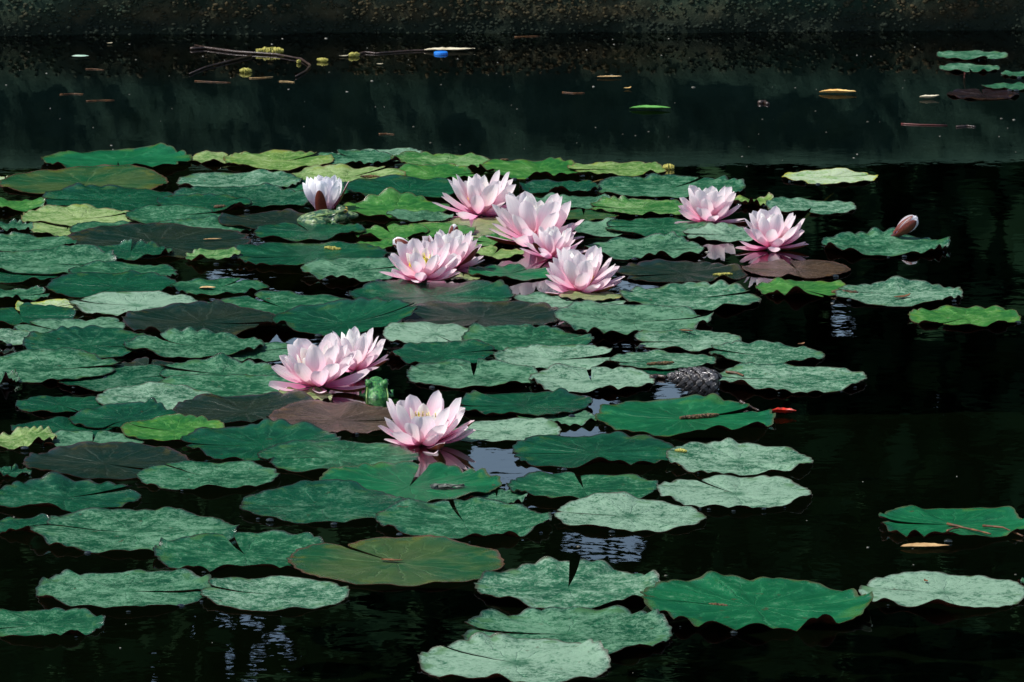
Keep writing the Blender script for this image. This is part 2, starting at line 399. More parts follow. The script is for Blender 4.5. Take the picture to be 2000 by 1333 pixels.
def make_tree(x, y, hgt, crx, crz0, nleaf, size, label):
    root = empty('tree', (x, y, Zg))
    tag(root, label, 'tree', 'trees beyond the pond wall')
    pts = [(0, 0, -0.2), (0.1, 0, hgt * .2), (-0.1, .1, hgt * .45), (0.05, 0, hgt * .8)]
    rr = hgt * 0.022
    V, Fc = tube(pts, [rr * 1.5, rr, rr * .8, rr * .3], 10, 0.1, g2)
    for k in range(7):
        a = g2.uniform(0, 6.28); z0 = hgt * g2.uniform(.25, .7); L = crx * g2.uniform(.5, .9)
        bp = [(0, 0, z0), (math.cos(a) * L * .5, math.sin(a) * L * .5, z0 + L * .25), (math.cos(a) * L, math.sin(a) * L, z0 + L * .45)]
        v2, f2 = tube(bp, [rr * .5, rr * .3, rr * .1], 6)
        Fc += [tuple(q + len(V) for q in f) for f in f2]; V += v2
    mesh_obj('trunk', V, Fc, M['trunk'], root)
    nc = 90
    cc = nrg.normal(0, 1, (nc, 3)); cc /= np.linalg.norm(cc, axis=1)[:, None]
    cc *= nrg.uniform(.15, 1, (nc, 1)) ** .5
    cz = (hgt + crz0) / 2
    cc = cc * np.array([crx, crx * .8, (hgt - crz0) / 2]) + np.array([0, 0, cz])
    ci = nrg.integers(0, nc, nleaf)
    p = cc[ci] + nrg.normal(0, crx * .17, (nleaf, 3))
    a = nrg.normal(0, 1, (nleaf, 3)); a /= np.linalg.norm(a, axis=1)[:, None]
    bb = np.cross(a, nrg.normal(0, 1, (nleaf, 3))); bb /= np.linalg.norm(bb, axis=1)[:, None]
    wx, wy, wz = p[:, 0] + x, p[:, 1] + y, p[:, 2] + Zg
    dz = -wz - CAM_H
    dep = wy * CP - dz * SP
    qx = 1000 + F_PX * wx / dep; qy = 666.5 - F_PX * (wy * SP + dz * CP) / dep
    keep = wz > 0.2
    mar = size / (dep / F_PX) * 0.45
    for gx, gy, ga, gb in GA:
        keep &= ((qx - gx) / (ga + mar)) ** 2 + ((qy - gy) / (gb + mar)) ** 2 > nrg.uniform(.75, 1.1, nleaf)
    p, a, bb = p[keep], a[keep], bb[keep]
    s = nrg.uniform(.6, 1.2, (len(p), 1)) * size
    q = np.stack([p - a * s, p - bb * s * .5, p + a * s, p + bb * s * .5], 1).reshape(-1, 3)
    quads_mesh('crown', q, len(p), M['leaves'], root)
TREES = [(-9.5, 29, 11, 3.4, -4.0, 'leftmost broad dark tree standing beyond the pond wall'),
         (-4.6, 31, 12, 3.4, -4.0, 'second dark tree from the left beyond the pond wall'),
         (-0.4, 29, 11, 3.2, -4.0, 'middle dark tree beyond the pond wall with gaps in its crown'),
         (4.2, 31, 12, 3.5, -4.0, 'second dark tree from the right beyond the pond wall'),
         (9.0, 29, 11, 3.4, -4.0, 'rightmost broad dark tree standing beyond the pond wall'),
         (-6.8, 35, 14, 4.0, -4.0, 'taller tree at the back left beyond the pond wall'),
         (1.8, 36, 14, 4.0, -4.0, 'taller tree at the back centre beyond the pond wall'),
         (-2.4, 35, 13, 3.8, -4.0, 'tall back tree between the middle trees beyond the wall'),
         (6.8, 35, 14, 4.0, -4.0, 'taller tree at the back right beyond the pond wall')]
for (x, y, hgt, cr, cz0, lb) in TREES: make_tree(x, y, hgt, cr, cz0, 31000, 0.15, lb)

# ------------------------------------------------------------------ lily pads
# cx, cy, width (picture pixels), direction of the notch (0 right, 90 away, 180 left, 270 near), look, wave of the rim in mm, label[, tilt]
PADS = [
 # far right, near the wall
 (1898,110,135,300,'D',2,'oval pale pad nearest the wall, topmost of the far right cluster'),
 (1893,135,115,270,'D',2,'small pale pad just below the topmost pad at far right'),
 (1995,147,80,180,'d',2,'pad cut by the right edge between the far right pads'),
 (1920,186,140,90,'r',1,'dark red waterlogged pad under the far right cluster'),
 (1968,172,100,160,'d',2,'lowest green pad of the far right cluster, overlapping a red one'),
 # back row of the raft
 (742,306,172,200,'D',4,'grey green dusty pad at the far edge, centre of back row'),
 (435,312,135,80,'y',5,'narrow yellow green pad right of the big ruffled back pad'),
 (688,313,165,120,'d',5,'dusty teal pad in back row, left of the grey one'),
 (545,318,215,40,'y',6,'long yellow green ruffled pad in the back row, left of centre'),
 (230,317,284,275,'t',12,'large ruffled mint green pad at the back left corner'),
 (870,322,205,300,'G',9,'bright ruffled green pad behind the tallest open flower'),
 (845,345,170,20,'G',7,'bright green pad partly under the ruffled one behind tallest flower'),
 (1050,336,210,210,'G',8,'bright green ruffled back pad right of the tallest flower'),
 (1205,334,178,200,'y',4,'pale yellow green oval pad at right end of back row'),
 (672,349,222,40,'y',8,'yellow green ruffled pad behind the half open white flower'),
 (612,374,195,150,'d',4,'dusty pad partly hidden behind the half open white flower'),
 (35,541,150,30,'g',3,'dark green pad half hidden between dusty pads at left edge'),
 (8,352,68,90,'p',3,'pale withered pad scrap at left edge near the back'),
 (1310,370,286,60,'d',8,'wide dusty teal pad behind the right hand upright flower'),
 (165,360,312,270,'o',3,'large smooth olive green pad at back left, below ruffled mint pad'),
 (1620,348,180,20,'p',3,'blotched cream and yellow pad alone on dark water at back right'),
 (1092,370,150,250,'g',8,'dark green pad between back flowers, below the bright back row'),
 (795,374,232,260,'g',5,'dark green pad directly left of the tallest open flower'),
 (465,360,236,190,'D',6,'whitish dusty pad behind and left of half open flower'),
 (215,393,262,180,'g',4,'dark green pad below the smooth olive pad at left'),
 (20,405,135,200,'G',9,'bright ruffled pad cut by the left edge, upper left'),
 (468,393,262,250,'g',7,'glossy green pad left of the half open white flower'),
 (400,403,172,30,'g',5,'small green pad with curled edge below glossy pad, left'),
 (1115,398,158,330,'d',5,'dusty pad between the tallest flower and its right hand pair'),
 (1470,398,92,160,'y',9,'yellow green curled pad poking out right of the upright flower'),
 (1585,407,172,260,'D',3,'pale dusty pad on dark water right of the upright flower'),
 (1140,422,132,90,'o',2,'olive brown pad half hidden right of the flower pair'),
 (1255,409,192,180,'G',7,'bright grass green pad left of the right upright flower'),
 (770,411,212,300,'G',8,'bright green pad between half open flower and tallest flower'),
 (20,447,92,300,'d',6,'small ruffled dusty pad at left edge, below bright pad'),
 (130,452,132,90,'y',4,'yellow green pad tucked under a dusty one at left'),
 (155,430,212,10,'y',6,'yellow pad with pointed lobes near the left edge'),
 (340,428,176,30,'d',3,'dusty oval pad right of the yellow pad, upper left'),
 (400,448,180,180,'d',3,'dusty green pad above the long dark brown pad'),
 (228,455,172,275,'d',5,'oval dusty pad overlapping the long dark brown pad'),
 (535,435,205,330,'k',3,'dark wet pad under the half open flower and frog'),
 (920,447,215,90,'l',2,'pale olive pad under the tallest open flower'),
 (820,429,122,10,'d',3,'narrow dusty pad in front of the bright pad, centre back'),
 (850,455,150,200,'G',3,'olive green pad behind the left flower pair'),
 (762,459,140,100,'G',4,'bright green pad left of the small bud behind flower pair'),
 (960,475,112,180,'G',4,'bright green pad between the two flower pairs'),
 (965,498,112,80,'y',5,'yellow pad between the two flower pairs, in front'),
 (1195,450,165,200,'d',4,'dusty pad right of the flower pair, front of olive one'),
 (1290,448,210,180,'d',4,'dusty dark pad below the bright grass green pad, right'),
 (1422,461,172,190,'D',4,'pale pad left of the mirrored flower at right'),
 (605,456,202,110,'g',4,'green pad in front of the speckled frog'),
 (755,482,110,60,'G',4,'small green pad left of the lying bud'),
 (305,477,352,10,'k',6,'long dark brown folded pad at left, under the dusty oval'),
 (735,508,125,250,'k',4,'dark pad left of the near left flower of the pair'),
 (600,502,288,200,'g',7,'large glossy green pad below the frog, centre left'),
 (1262,490,232,350,'d',9,'large ruffled dusty pad right of the rear centre flowers'),
 (1728,482,250,180,'d',10,'ruffled green pad with red bud behind it, right'),
 (45,482,195,200,'d',5,'dusty pad at left edge level with the long brown pad'),
 (415,508,102,180,'G',4,'small yellow green leaf pad above the dark gap, left'),
 (255,498,158,90,'g',8,'small glossy scalloped pad under the long brown pad'),
 (95,518,255,350,'d',6,'wide dusty pad cut by left edge, third band'),
 (690,535,192,20,'d',5,'dusty pad behind the blue reflection, centre left'),
 (240,537,205,170,'d',4,'dusty oval pad with a side notch, left of blue reflection'),
 (905,543,75,90,'l',2,'small pale pad scrap beneath the left flower pair'),
 (995,537,158,60,'t',5,'green pad between the left pair and near right flower'),
 (1332,536,246,200,'k',5,'dark olive pad behind the dusty pads, right of centre'),
 (1556,528,206,100,'b',2,'brown smooth pad under the mirrored flower at right'),
 (222,563,248,250,'g',5,'green pad with wavy front edge left of blue reflection'),
 (428,564,180,60,'d',4,'dusty pad just below the blue reflection, left'),
 (25,580,132,20,'d',6,'dusty pad at left edge, middle height'),
 (102,603,135,40,'p',3,'whitish pad with yellow rim near left edge'),
 (266,599,245,160,'D',5,'pale dusty pad with side notch, left of centre band'),
 (1568,567,186,300,'G',5,'bright green pad in front of the brown one, right'),
 (1755,578,250,170,'D',6,'pale dusty pad carrying brown scraps, right'),
 (1885,623,214,235,'G',5,'light green oval pad alone at far right, middle height'),
 (552,603,288,120,'d',5,'broad dusty pad in front of blue reflection'),
 (845,582,306,350,'g',10,'broad wavy green pad in front of the left flower pair'),
 (1112,594,208,190,'D',4,'pale pad in front of the near right centre flower'),
 (1157,583,120,90,'l',2,'small olive pad touching the near right centre flower'),
 (1350,585,275,20,'D',7,'ragged dusty pad right of the near centre flower'),
 (40,620,200,100,'g',4,'smooth green pad at left edge below the whitish one'),
 (395,633,300,350,'k',7,'dark purple green pad left of the upright glossy one'),
 (940,623,290,260,'k',6,'dark brown olive pad at centre with a pale vein'),
 (675,634,272,10,'g',5,'glossy dark pad tilted up on its right side, centre',('x',0.18)),
 (1236,631,296,20,'d',9,'scalloped dusty pad right of the dark centre pad'),
 (135,649,200,150,'d',5,'dusty notched pad, fourth band, near left edge'),
 (20,668,102,200,'D',3,'pale pad scrap at left edge, fourth band'),
 (4,692,52,90,'k',5,'dark shiny pad tip at the left edge'),
 (175,677,250,340,'g',6,'smooth green pad with curled right tip, left'),
 (480,690,205,30,'d',4,'dusty pad behind the left of the big near flowers'),
 (380,681,256,130,'d',8,'ruffled dusty pad left of the large near flower'),
 (850,665,192,300,'D',3,'pale flat oval pad right of the rear near flower'),
 (1032,669,238,20,'d',6,'dusty pad with scalloped rim, centre, above a pale oval'),
 (1345,669,206,190,'D',3,'pale oval pad with brown spot, right of centre'),
 (290,722,150,90,'k',3,'dark pad among dusty ones, left'),
 (245,744,250,20,'g',4,'long green pad bordering the dark water, left'),
 (95,723,268,350,'d',4,'dusty pad at left edge above the dark water'),
 (432,734,232,180,'d',6,'dusty pad touching left petals of large near flower'),
 (865,697,200,10,'g',4,'green pad right of the rear near flower'),
 (1300,722,165,90,'g',3,'green pad peeping under a pale one above the cone'),
 (1090,705,236,20,'D',5,'pale oval pad above the notched one, centre right'),
 (1295,709,192,200,'D',3,'pale smooth pad just above the pine cone'),
 (1495,696,222,170,'D',4,'pale pad upper right of the pine cone'),
 (3,748,64,90,'d',5,'small dusty pad tip at left edge by dark water'),
 (450,768,300,350,'d',4,'long dusty pad in front of large near flower, left'),
 (925,737,248,90,'d',6,'dusty pad right of the green sitting frog'),
 (1155,747,230,92,'D',5,'pale pad with notch at its back, left of cone'),
 (1543,743,290,175,'D',5,'pale pad right of the pine cone, with brown scraps'),
 (120,793,166,300,'g',2,'small smooth green pad edging the dark water, left'),
 (306,785,222,170,'D',3,'pale notched pad below the long dusty pad, left'),
 (595,779,104,20,'l',5,'small olive pad under the large near flower'),
 (480,808,272,20,'k',8,'dark green pad left of the brown pad, near flowers'),
 (660,824,262,350,'b',5,'brown pad between the two near flowers'),
 (125,840,192,340,'g',2,'smooth green pad at left, overlapped by its neighbour'),
 (180,868,190,90,'d',4,'dusty pad below smooth green ones at left'),
 (245,824,205,250,'g',7,'smooth green pad with raised curled front edge, left'),
 (45,866,128,20,'y',7,'yellow green curled pad at left edge'),
 (340,848,192,170,'G',7,'light green pointed pad right of the curled smooth pad'),
 (1088,821,150,90,'d',5,'dusty pad end under the green pad, centre right'),
 (1025,795,256,180,'g',6,'green pad right of the nearest open flower'),
 (985,848,202,160,'D',3,'pale oval pad at right of the nearest open flower'),
 (1336,820,350,30,'t',9,'large green pad carrying a catkin, below the cone'),
 (512,871,300,190,'g',9,'wavy glossy green pad left of nearest open flower'),
 (660,898,290,200,'d',5,'dusty pad in front of the nearest open flower'),
 (1160,887,312,185,'g',7,'green pad right of the bright sky reflection'),
 (1443,903,288,170,'D',7,'scalloped dusty pad at right edge of the raft'),
 # near rows
 (20,926,84,90,'g',4,'green pad tip at left edge beside dark purple pad'),
 (205,908,314,320,'k',5,'dark purple pad near the left edge'),
 (408,934,270,140,'d',5,'dusty pad right of the dark purple pad'),
 (125,975,296,20,'g',9,'wavy green pad at left edge below the purple one'),
 (970,974,130,90,'d',5,'dusty pad end between notched pads, centre near'),
 (800,952,345,80,'t',8,'large green pad carrying a strip of bark'),
 (1140,957,288,95,'d',6,'dusty pad with rear notch right of the bark pad'),
 (1436,967,302,120,'D',5,'pale pad below the scalloped one at raft edge'),
 (40,1031,150,20,'g',6,'small green pad at left edge under the wavy one'),
 (628,991,324,180,'g',6,'smooth clean green pad with thin left notch'),
 (906,1022,342,100,'d',8,'large dusty pad with a rear notch, centre near'),
 (1230,1012,290,175,'D',4,'pale pad with yellow rim above the white reflection'),
 (262,1042,392,165,'d',8,'large dusty pad with left slit, lower left'),
 (1862,1027,300,180,'t',9,'green scalloped pad with brown needles at right edge'),
 (478,1086,345,105,'d',8,'large dusty pad left of the olive pad'),
 (775,1102,418,125,'o',3,'largest smooth olive green pad with reddish rim, front centre'),
 (2010,1141,44,180,'d',3,'sliver of a pad at the right edge, lower'),
 (1844,1160,320,165,'D',4,'pale pad with left slit at lower right'),
 (246,1157,340,355,'d',6,'dusty pad with right slit, lower left'),
 (535,1164,290,165,'D',3,'pale pad with left notch below the olive pad'),
 (82,1223,246,200,'d',5,'dusty pad cut by left edge, lowest on the left'),
 (1110,1150,364,85,'D',9,'pale scalloped pad with rear notch, bottom centre'),
 (1474,1187,450,180,'t',13,'largest ruffled clean green pad, bottom right of centre'),
 (1108,1242,404,180,'d',9,'ruffled dusty pad above the lowest pad'),
 (1005,1298,366,150,'D',7,'lowest pale pad, cut by the bottom edge'),
]
GX0, GX1, GY0, GY1, GR = -1.6, 1.6, 5.9, 13.0, 0.005
HF = np.zeros((int((GY1 - GY0) / GR), int((GX1 - GX0) / GR)), dtype=np.float32)
def hf_at(x, y):
    ix = np.clip(((np.asarray(x) - GX0) / GR).astype(int), 0, HF.shape[1] - 1)
    iy = np.clip(((np.asarray(y) - GY0) / GR).astype(int), 0, HF.shape[0] - 1)
    return HF[iy, ix]
RHO = np.array([0.03, .14, .28, .42, .55, .66, .75, .83, .89, .94, .975, 1.0])
NA = 216
circ = []
for p in PADS:
    c = P(p[0], p[1]); k = 1.07 if (p[0] < 1300 and 330 < p[1] < 900) else 1.02
    circ.append((c.x, c.y, p[2] * mpp(p[1]) / 2 * k))
rim_points = []
def build_pad(i, p):
    cx, cy, wpx, notch, style, wave, label = p[:7]
    x0, y0, Rr = circ[i]
    r = random.Random(1000 + i)
    nr = len(RHO)
    gap = R(r.uniform(3.5, 8))
    s = np.linspace(0, 1, NA)
    th = R(notch) + gap / 2 + s * (2 * math.pi - gap)
    nsc = r.randint(17, 23) if wave > 3 else r.randint(9, 13)
    ph = [r.uniform(0, 6.28) for _ in range(10)]
    q = nsc * th + ph[0] + 2.2 * np.sin(2 * th + ph[1]) + 1.6 * np.sin(5 * th + ph[8])
    wv = np.abs(np.sin(q / 2)) ** 1.1 * (.75 + .25 * np.sin(3.7 * th + ph[4]))
    env = 0.5 + 0.38 * np.sin(th + ph[2]) + 0.32 * np.sin(3 * th + ph[3]) + 0.25 * np.sin(5 * th + ph[9])
    env = np.clip(env, 0.04, 1.25) * (1 + .5 * np.clip(np.sin(th * 4 + ph[6]), 0, 1))
    amp = wave / 1000.0 * 0.85
    edge = np.minimum(s, 1 - s)
    lobe = 1 - 0.13 * np.exp(-edge / 0.012)
    rad = Rr * lobe * (1 + 0.018 * np.sin(2 * th + ph[4]) + 0.014 * np.sin(3 * th + ph[5])
                       + min(0.013, 0.0014 * wave) * (wv - .5) + 0.006 * np.sin(31 * th + ph[6]) + 0.005 * np.sin(47 * th + ph[7]))
    if r.random() < 0.45:                       # a bite or torn place in the rim
        ba = r.uniform(.1, .9); bw = r.uniform(.008, .02)
        rad *= 1 - r.uniform(.03, .10) * np.exp(-((s - ba) / bw) ** 2)
    lx = RHO[:, None] * rad[None] * np.cos(th)[None]
    ly = RHO[:, None] * rad[None] * np.sin(th)[None]
    z = 0.0016 + (RHO[:, None] ** 5) * (amp * wv * env)[None]
    und = 0.0020 * RHO[:, None] ** 1.3 * (np.sin(3 * th + ph[1]) + np.sin(5 * th + ph[2]) + .7 * np.sin(9 * th + ph[5]) + .5 * np.sin(13 * th + ph[7]))[None] * (0.6 + wave / 12)
    z = z + und + (RHO[:, None] ** 3) * amp * 0.25 + amp * .35 * (RHO[:, None] ** 12) * np.clip(np.sin(2 * th + ph[3]), 0, 1)[None]
    for _ in range(r.randint(1, 4) if wave > 3 else r.randint(0, 1)):      # places where the rim curls up
        ca = r.uniform(.03, .97) if r.random() < .4 else ((r.uniform(205, 335) - notch) % 360) / 360
        z = z + (RHO[:, None] ** 9) * r.uniform(.003, .0065) * np.exp(-((s - ca) / r.uniform(.015, .04)) ** 2)[None]
    z = np.maximum(z, 0.0011)
    if len(p) > 7:
        z = z + np.clip(lx / Rr + .1, 0, 2) ** 1.5 * Rr * p[7][1] + np.clip(ly / Rr, 0, 1) ** 2 * .012
    gx, gy = lx + x0, ly + y0
    for j in range(i + 1, len(PADS)):           # pressed down where a later pad lies on it
        ax, ay, ar = circ[j]
        if abs(ax - x0) > ar + Rr * 1.1 or abs(ay - y0) > ar + Rr * 1.1: continue
        dd = np.hypot(gx - ax, gy - ay) / ar
        k = np.clip((dd - .90) / .14, 0, 1)
        z = 0.0012 + (z - 0.0012) * (0.08 + .92 * k)
    need = hf_at(gx, gy) + 0.0034 - z
    X, Y, Zz = gx.ravel(), gy.ravel(), z.ravel().copy()
    nd = np.where(hf_at(gx, gy) > 0, np.maximum(need, 0), 0).ravel()
    idx = np.where(nd > 0)[0]
    if len(idx):
        if len(idx) > 500: idx = idx[nrg.permutation(len(idx))[:500]]
        D = np.hypot(X[:, None] - X[idx][None], Y[:, None] - Y[idx][None])
        env_l = (nd[idx][None] - 0.10 * D).max(1)
        Zz = Zz + np.maximum(np.maximum(env_l, 0), nd)
    z = Zz.reshape(z.shape)
    # rasterise into the height field
    iy0, iy1 = int((y0 - Rr * 1.1 - GY0) / GR), int((y0 + Rr * 1.1 - GY0) / GR) + 1
    ix0, ix1 = int((x0 - Rr * 1.1 - GX0) / GR), int((x0 + Rr * 1.1 - GX0) / GR) + 1
    iy0, ix0 = max(iy0, 0), max(ix0, 0); iy1, ix1 = min(iy1, HF.shape[0]), min(ix1, HF.shape[1])
    if iy1 > iy0 and ix1 > ix0:
        yy, xx = np.mgrid[iy0:iy1, ix0:ix1]
        wx = GX0 + (xx + .5) * GR - x0; wy = GY0 + (yy + .5) * GR - y0
        an = np.mod(np.arctan2(wy, wx) - R(notch) - gap / 2, 2 * math.pi) / (2 * math.pi - gap)
        ai = np.clip((an * (NA - 1)).astype(int), 0, NA - 1)
        rho = np.hypot(wx, wy) / rad[ai]
        ri = np.clip(np.searchsorted(RHO, rho), 0, nr - 1)
        ok = (an <= 1) & (rho <= 1.02)
        sub = HF[iy0:iy1, ix0:ix1]
        sub[ok] = np.maximum(sub[ok], z[ri, ai][ok])
    # top face
    vs = np.stack([lx, ly, z], -1).reshape(-1, 3)
    fs = [(a * NA + k, (a + 1) * NA + k, (a + 1) * NA + k + 1, a * NA + k + 1) for a in range(nr - 1) for k in range(NA - 1)]
    cen = len(vs)
    vs = np.vstack([vs, [[0, 0, z[0].mean() - .0005]]])
    fs += [(cen, k, k + 1) for k in range(NA - 1)]
    o = mesh_obj('lily_pad', vs, fs, M[style])
    o.location = (x0, y0, 0)
    at = o.data.attributes.new('puv', 'FLOAT_VECTOR', 'POINT')
    pu = np.zeros_like(vs)
    pu[:-1, 0] = (RHO[:, None] * np.cos(th)[None]).ravel(); pu[:-1, 1] = (RHO[:, None] * np.sin(th)[None]).ravel()
    at.data.foreach_set('vector', pu.astype(np.float32).ravel())
    tag(o, label, 'lily pad', 'lily pads floating on the pond')
    # underside with the thin rim
    r0 = 4
    rows = list(range(r0, nr))
    uv = np.stack([lx[r0:], ly[r0:], z[r0:] - 0.0011], -1).reshape(-1, 3)
    ut = np.stack([lx[-1] * 1.0015, ly[-1] * 1.0015, z[-1] + 0.0001], -1)
    m = len(rows)
    uf = [(a * NA + k, a * NA + k + 1, (a + 1) * NA + k + 1, (a + 1) * NA + k) for a in range(m - 1) for k in range(NA - 1)]
    uf += [((m - 1) * NA + k, (m - 1) * NA + k + 1, m * NA + k + 1, m * NA + k) for k in range(NA - 1)]
    mesh_obj('underside', np.vstack([uv, ut]), uf, M['under'], o)
    front = [k for k in range(NA) if ly[-1][k] < -0.35 * Rr]
    for k in front: rim_points.append((gx[-1][k], gy[-1][k], z[-1][k]))
    return o
for i, p in enumerate(PADS): build_pad(i, p)

# dark glossy beads added at the front pad rims to catch sun glints
bv, bf = [], []
ico = bmesh.new(); bmesh.ops.create_icosphere(ico, subdivisions=2, radius=1)
iv2 = np.array([v.co[:] for v in ico.verts]); if2 = np.array([[v.index for v in f.verts] for f in ico.faces]); ico.free()
for (x, y, z) in rng.sample(rim_points, 260):
    rr = rng.choice([.0014, .002, .003, .0045, .0055])
    q = iv2 * rr * np.array([1.2, 1, .6]) + np.array([x + rng.uniform(-.004, .004), y + .001, min(z, .006) * rng.uniform(.1, .6)])
    bf.append(if2 + len(bv) * len(iv2)); bv.append(q)
beads = mesh_obj('glint_beads', np.concatenate(bv), np.concatenate(bf), M['glint'])
tag(beads, 'tiny dark beads added along the pad rims for glints', 'water drops', kind='stuff')

# ------------------------------------------------------------------ water lilies
def petal_mesh(name, mats, width, bulge, cup, point, two=False, curl=0.0, seed=0, broad=False):
    """unit petal standing along +Z, inner side towards -Y"""
    r = random.Random(seed)
    nu, nv = 6, 14
    vs, pu = [], []
    for j in range(nv + 1):
        t = j / nv
        prof = (t ** .75) * ((1 - t) ** (.40 + .5 * point)) / .56 if 0 < t < 1 else 0.0
        if broad: prof = (1 - t) ** .55 * (.72 + .5 * t)
        hw = width * max(prof, 0.015 if t > 0.5 else 0.32)
        yb = bulge * math.sin(math.pi * t * .85) - curl * t ** 3
        for i in range(nu + 1):
            u = -1 + 2 * i / nu
            y = yb - cup * hw * u * u + .006 * math.sin(6 * t + seed) * u
            vs.append((u * hw, y, t + r.uniform(-.004, .004)))
            pu.append((u, t, 0))
    fs = [(j * (nu + 1) + i, j * (nu + 1) + i + 1, (j + 1) * (nu + 1) + i + 1, (j + 1) * (nu + 1) + i) for j in range(nv) for i in range(nu)]
    fm = [0] * len(fs)
    if two:
        m = len(vs)
        for (x, y, z) in list(vs): vs.append((x * 1.03, y + .012, z)); 
        pu = pu + pu
        f2 = [tuple(m + q for q in reversed(f)) for f in fs]
        fs = fs + f2; fm = fm + [1] * len(f2)
    me = bpy.data.meshes.new(name)
    me.from_pydata(vs, [], fs)
    for mm in mats: me.materials.append(mm)
    me.polygons.foreach_set('use_smooth', [True] * len(me.polygons))
    me.polygons.foreach_set('material_index', fm)
    at = me.attributes.new('puv', 'FLOAT_VECTOR', 'POINT')
    at.data.foreach_set('vector', np.array(pu, dtype=np.float32).ravel())
    me.update()
    return me
PM = {}
for kind, mat in (('out', 'petal_out'), ('mid', 'petal_mid'), ('in', 'petal_in'), ('white', 'petal_white')):
    wd = {'out': .215, 'mid': .235, 'in': .22, 'white': .25}[kind]
    PM[kind] = [petal_mesh('petal', [M[mat]], wd * f, bu, cu, po, seed=k, curl=cl)
                for k, (f, bu, cu, po, cl) in enumerate([(1.0, .10, .55, .25, .04), (1.12, .14, .7, .15, .02), (.9, .07, .45, .4, .0), (1.05, .12, .6, .3, .10)])]
PM['sepal'] = [petal_mesh('sepal', [M['petal_out'], M['sepal_out']], .17 * f, bu, .6, .35, True, seed=k) for k, (f, bu) in enumerate([(1, .10), (1.15, .14)])]
PM['sepal_broad'] = [petal_mesh('sepal', [M['petal_out'], M['sepal_out']], .24, .06, .5, .35, True, seed=8, broad=True)]
PM['sepal_rust'] = [petal_mesh('sepal', [M['petal_out'], M['sepal_rust']], .17 * f, bu, .6, .35, True, seed=k + 3) for k, (f, bu) in enumerate([(1, .10), (1.15, .14)])]

def add_petal(root, kind, az, tilt, L, r0, z0, r, name='petal', wide=1.0, tall=1.0):
    o = bpy.data.objects.new(name, r.choice(PM[kind]))
    COL.objects.link(o); o.parent = root
    o.matrix_local = (Matrix.Translation((0, 0, z0)) @ Matrix.Rotation(az - math.pi / 2, 4, 'Z') @ Matrix.Translation((0, r0, 0))
                      @ Matrix.Rotation(-tilt, 4, 'X') @ Matrix.Rotation(r.uniform(-.22, .22), 4, 'Z') @ Matrix.Diagonal((L * wide * r.uniform(.92, 1.08), L, L * tall, 1)))
    return o
def stamens(root, n, L, z0, r, rad):
    V, Fc = [], []
    for k in range(n):
        a = r.uniform(0, 6.28); q = r.uniform(0, 1) ** .5
        bx, by = math.cos(a) * rad * q, math.sin(a) * rad * q
        l = L * r.uniform(.7, 1.1)
        out = .25 + .35 * q
        pts = [(bx, by, z0), (bx + math.cos(a) * l * out * .6, by + math.sin(a) * l * out * .6, z0 + l * .6), (bx + math.cos(a) * l * out * .5, by + math.sin(a) * l * out * .5, z0 + l)]
        v2, f2 = tube(pts, [L * .05, L * .06, L * .02], 5)
        Fc += [tuple(i + len(V) for i in f) for f in f2]; V += v2
    mesh_obj('stamens', V, Fc, M['stamen'], root)

def flower(cx, base, wpx, hpx, label, seed, rings=None, lean=(0, 0), zoff=0.0, sep=('sepal', [(0.2, 82), (1.8, 80), (3.3, 84), (4.9, 80)]), white=False, zfix=None, sepr=.05, op=0, wide=1.0):
    m = mpp(base); W = wpx * m; Hh = hpx * m / CP
    p = P(cx, base)
    p.y += 0.012
    z = (float(hf_at(p.x, p.y)) if zfix is None else zfix) + zoff
    root = empty('water_lily', (p.x, p.y, z))
    root.rotation_euler = (lean[1], lean[0], 0)
    tag(root, label, 'water lily', 'water lily flowers among the pads')
    r = random.Random(seed)
    L0 = W * .52
    if rings is None:
        k = 1 + op * .008
        rings = [('out', 5, 74, .47 * W, .10, .001), ('out', 7, 58 + op * .2, .47 * W, .10, .003), ('mid', 8, 40 + op * .5, .98 * Hh * k, .10, .004),
                 ('mid', 7, 25 + op, 1.02 * Hh * k, .085, .005), ('in', 7, 14 + op, (.90 - .012 * op) * Hh, .07, .006)]
        if op < 6: rings.append(('in', 4, 6, .66 * Hh, .05, .006))
        else: rings.append(('in', 6, 30, .46 * Hh, .08, .006))
    off = r.uniform(0, 6.28)
    for (kind, n, tl, L, r0, z0) in rings:
        off += math.pi / n + r.uniform(-.2, .2)
        for k in range(n):
            az = off + 2 * math.pi * k / n + r.uniform(-.13, .13)
            add_petal(root, kind, az, R(tl + r.uniform(-7, 7)), L * r.uniform(.92, 1.06), r0 * W * .6, z0, r, wide=wide)
    for sp_ in sep[1]:
        so = add_petal(root, sep[0], sp_[0], R(sp_[1]), W * .50 * r.uniform(.92, 1.05), sepr * W, .0, r, 'sepal', *(sp_[2:] if len(sp_) > 2 else ()))
    if not white: stamens(root, 60, Hh * (.42 + .012 * op), .006, r, W * .065)
    # receptacle that holds the petals together, on its stalk going down into the water
    V, Fc = tube([(0, 0, -.12), (0, 0, -.01), (0, 0, .004), (0, 0, .010)], [.004, .005, W * .07, W * .05], 10)
    mesh_obj('stalk', V, Fc, M['stalk_red'], root)
    return root

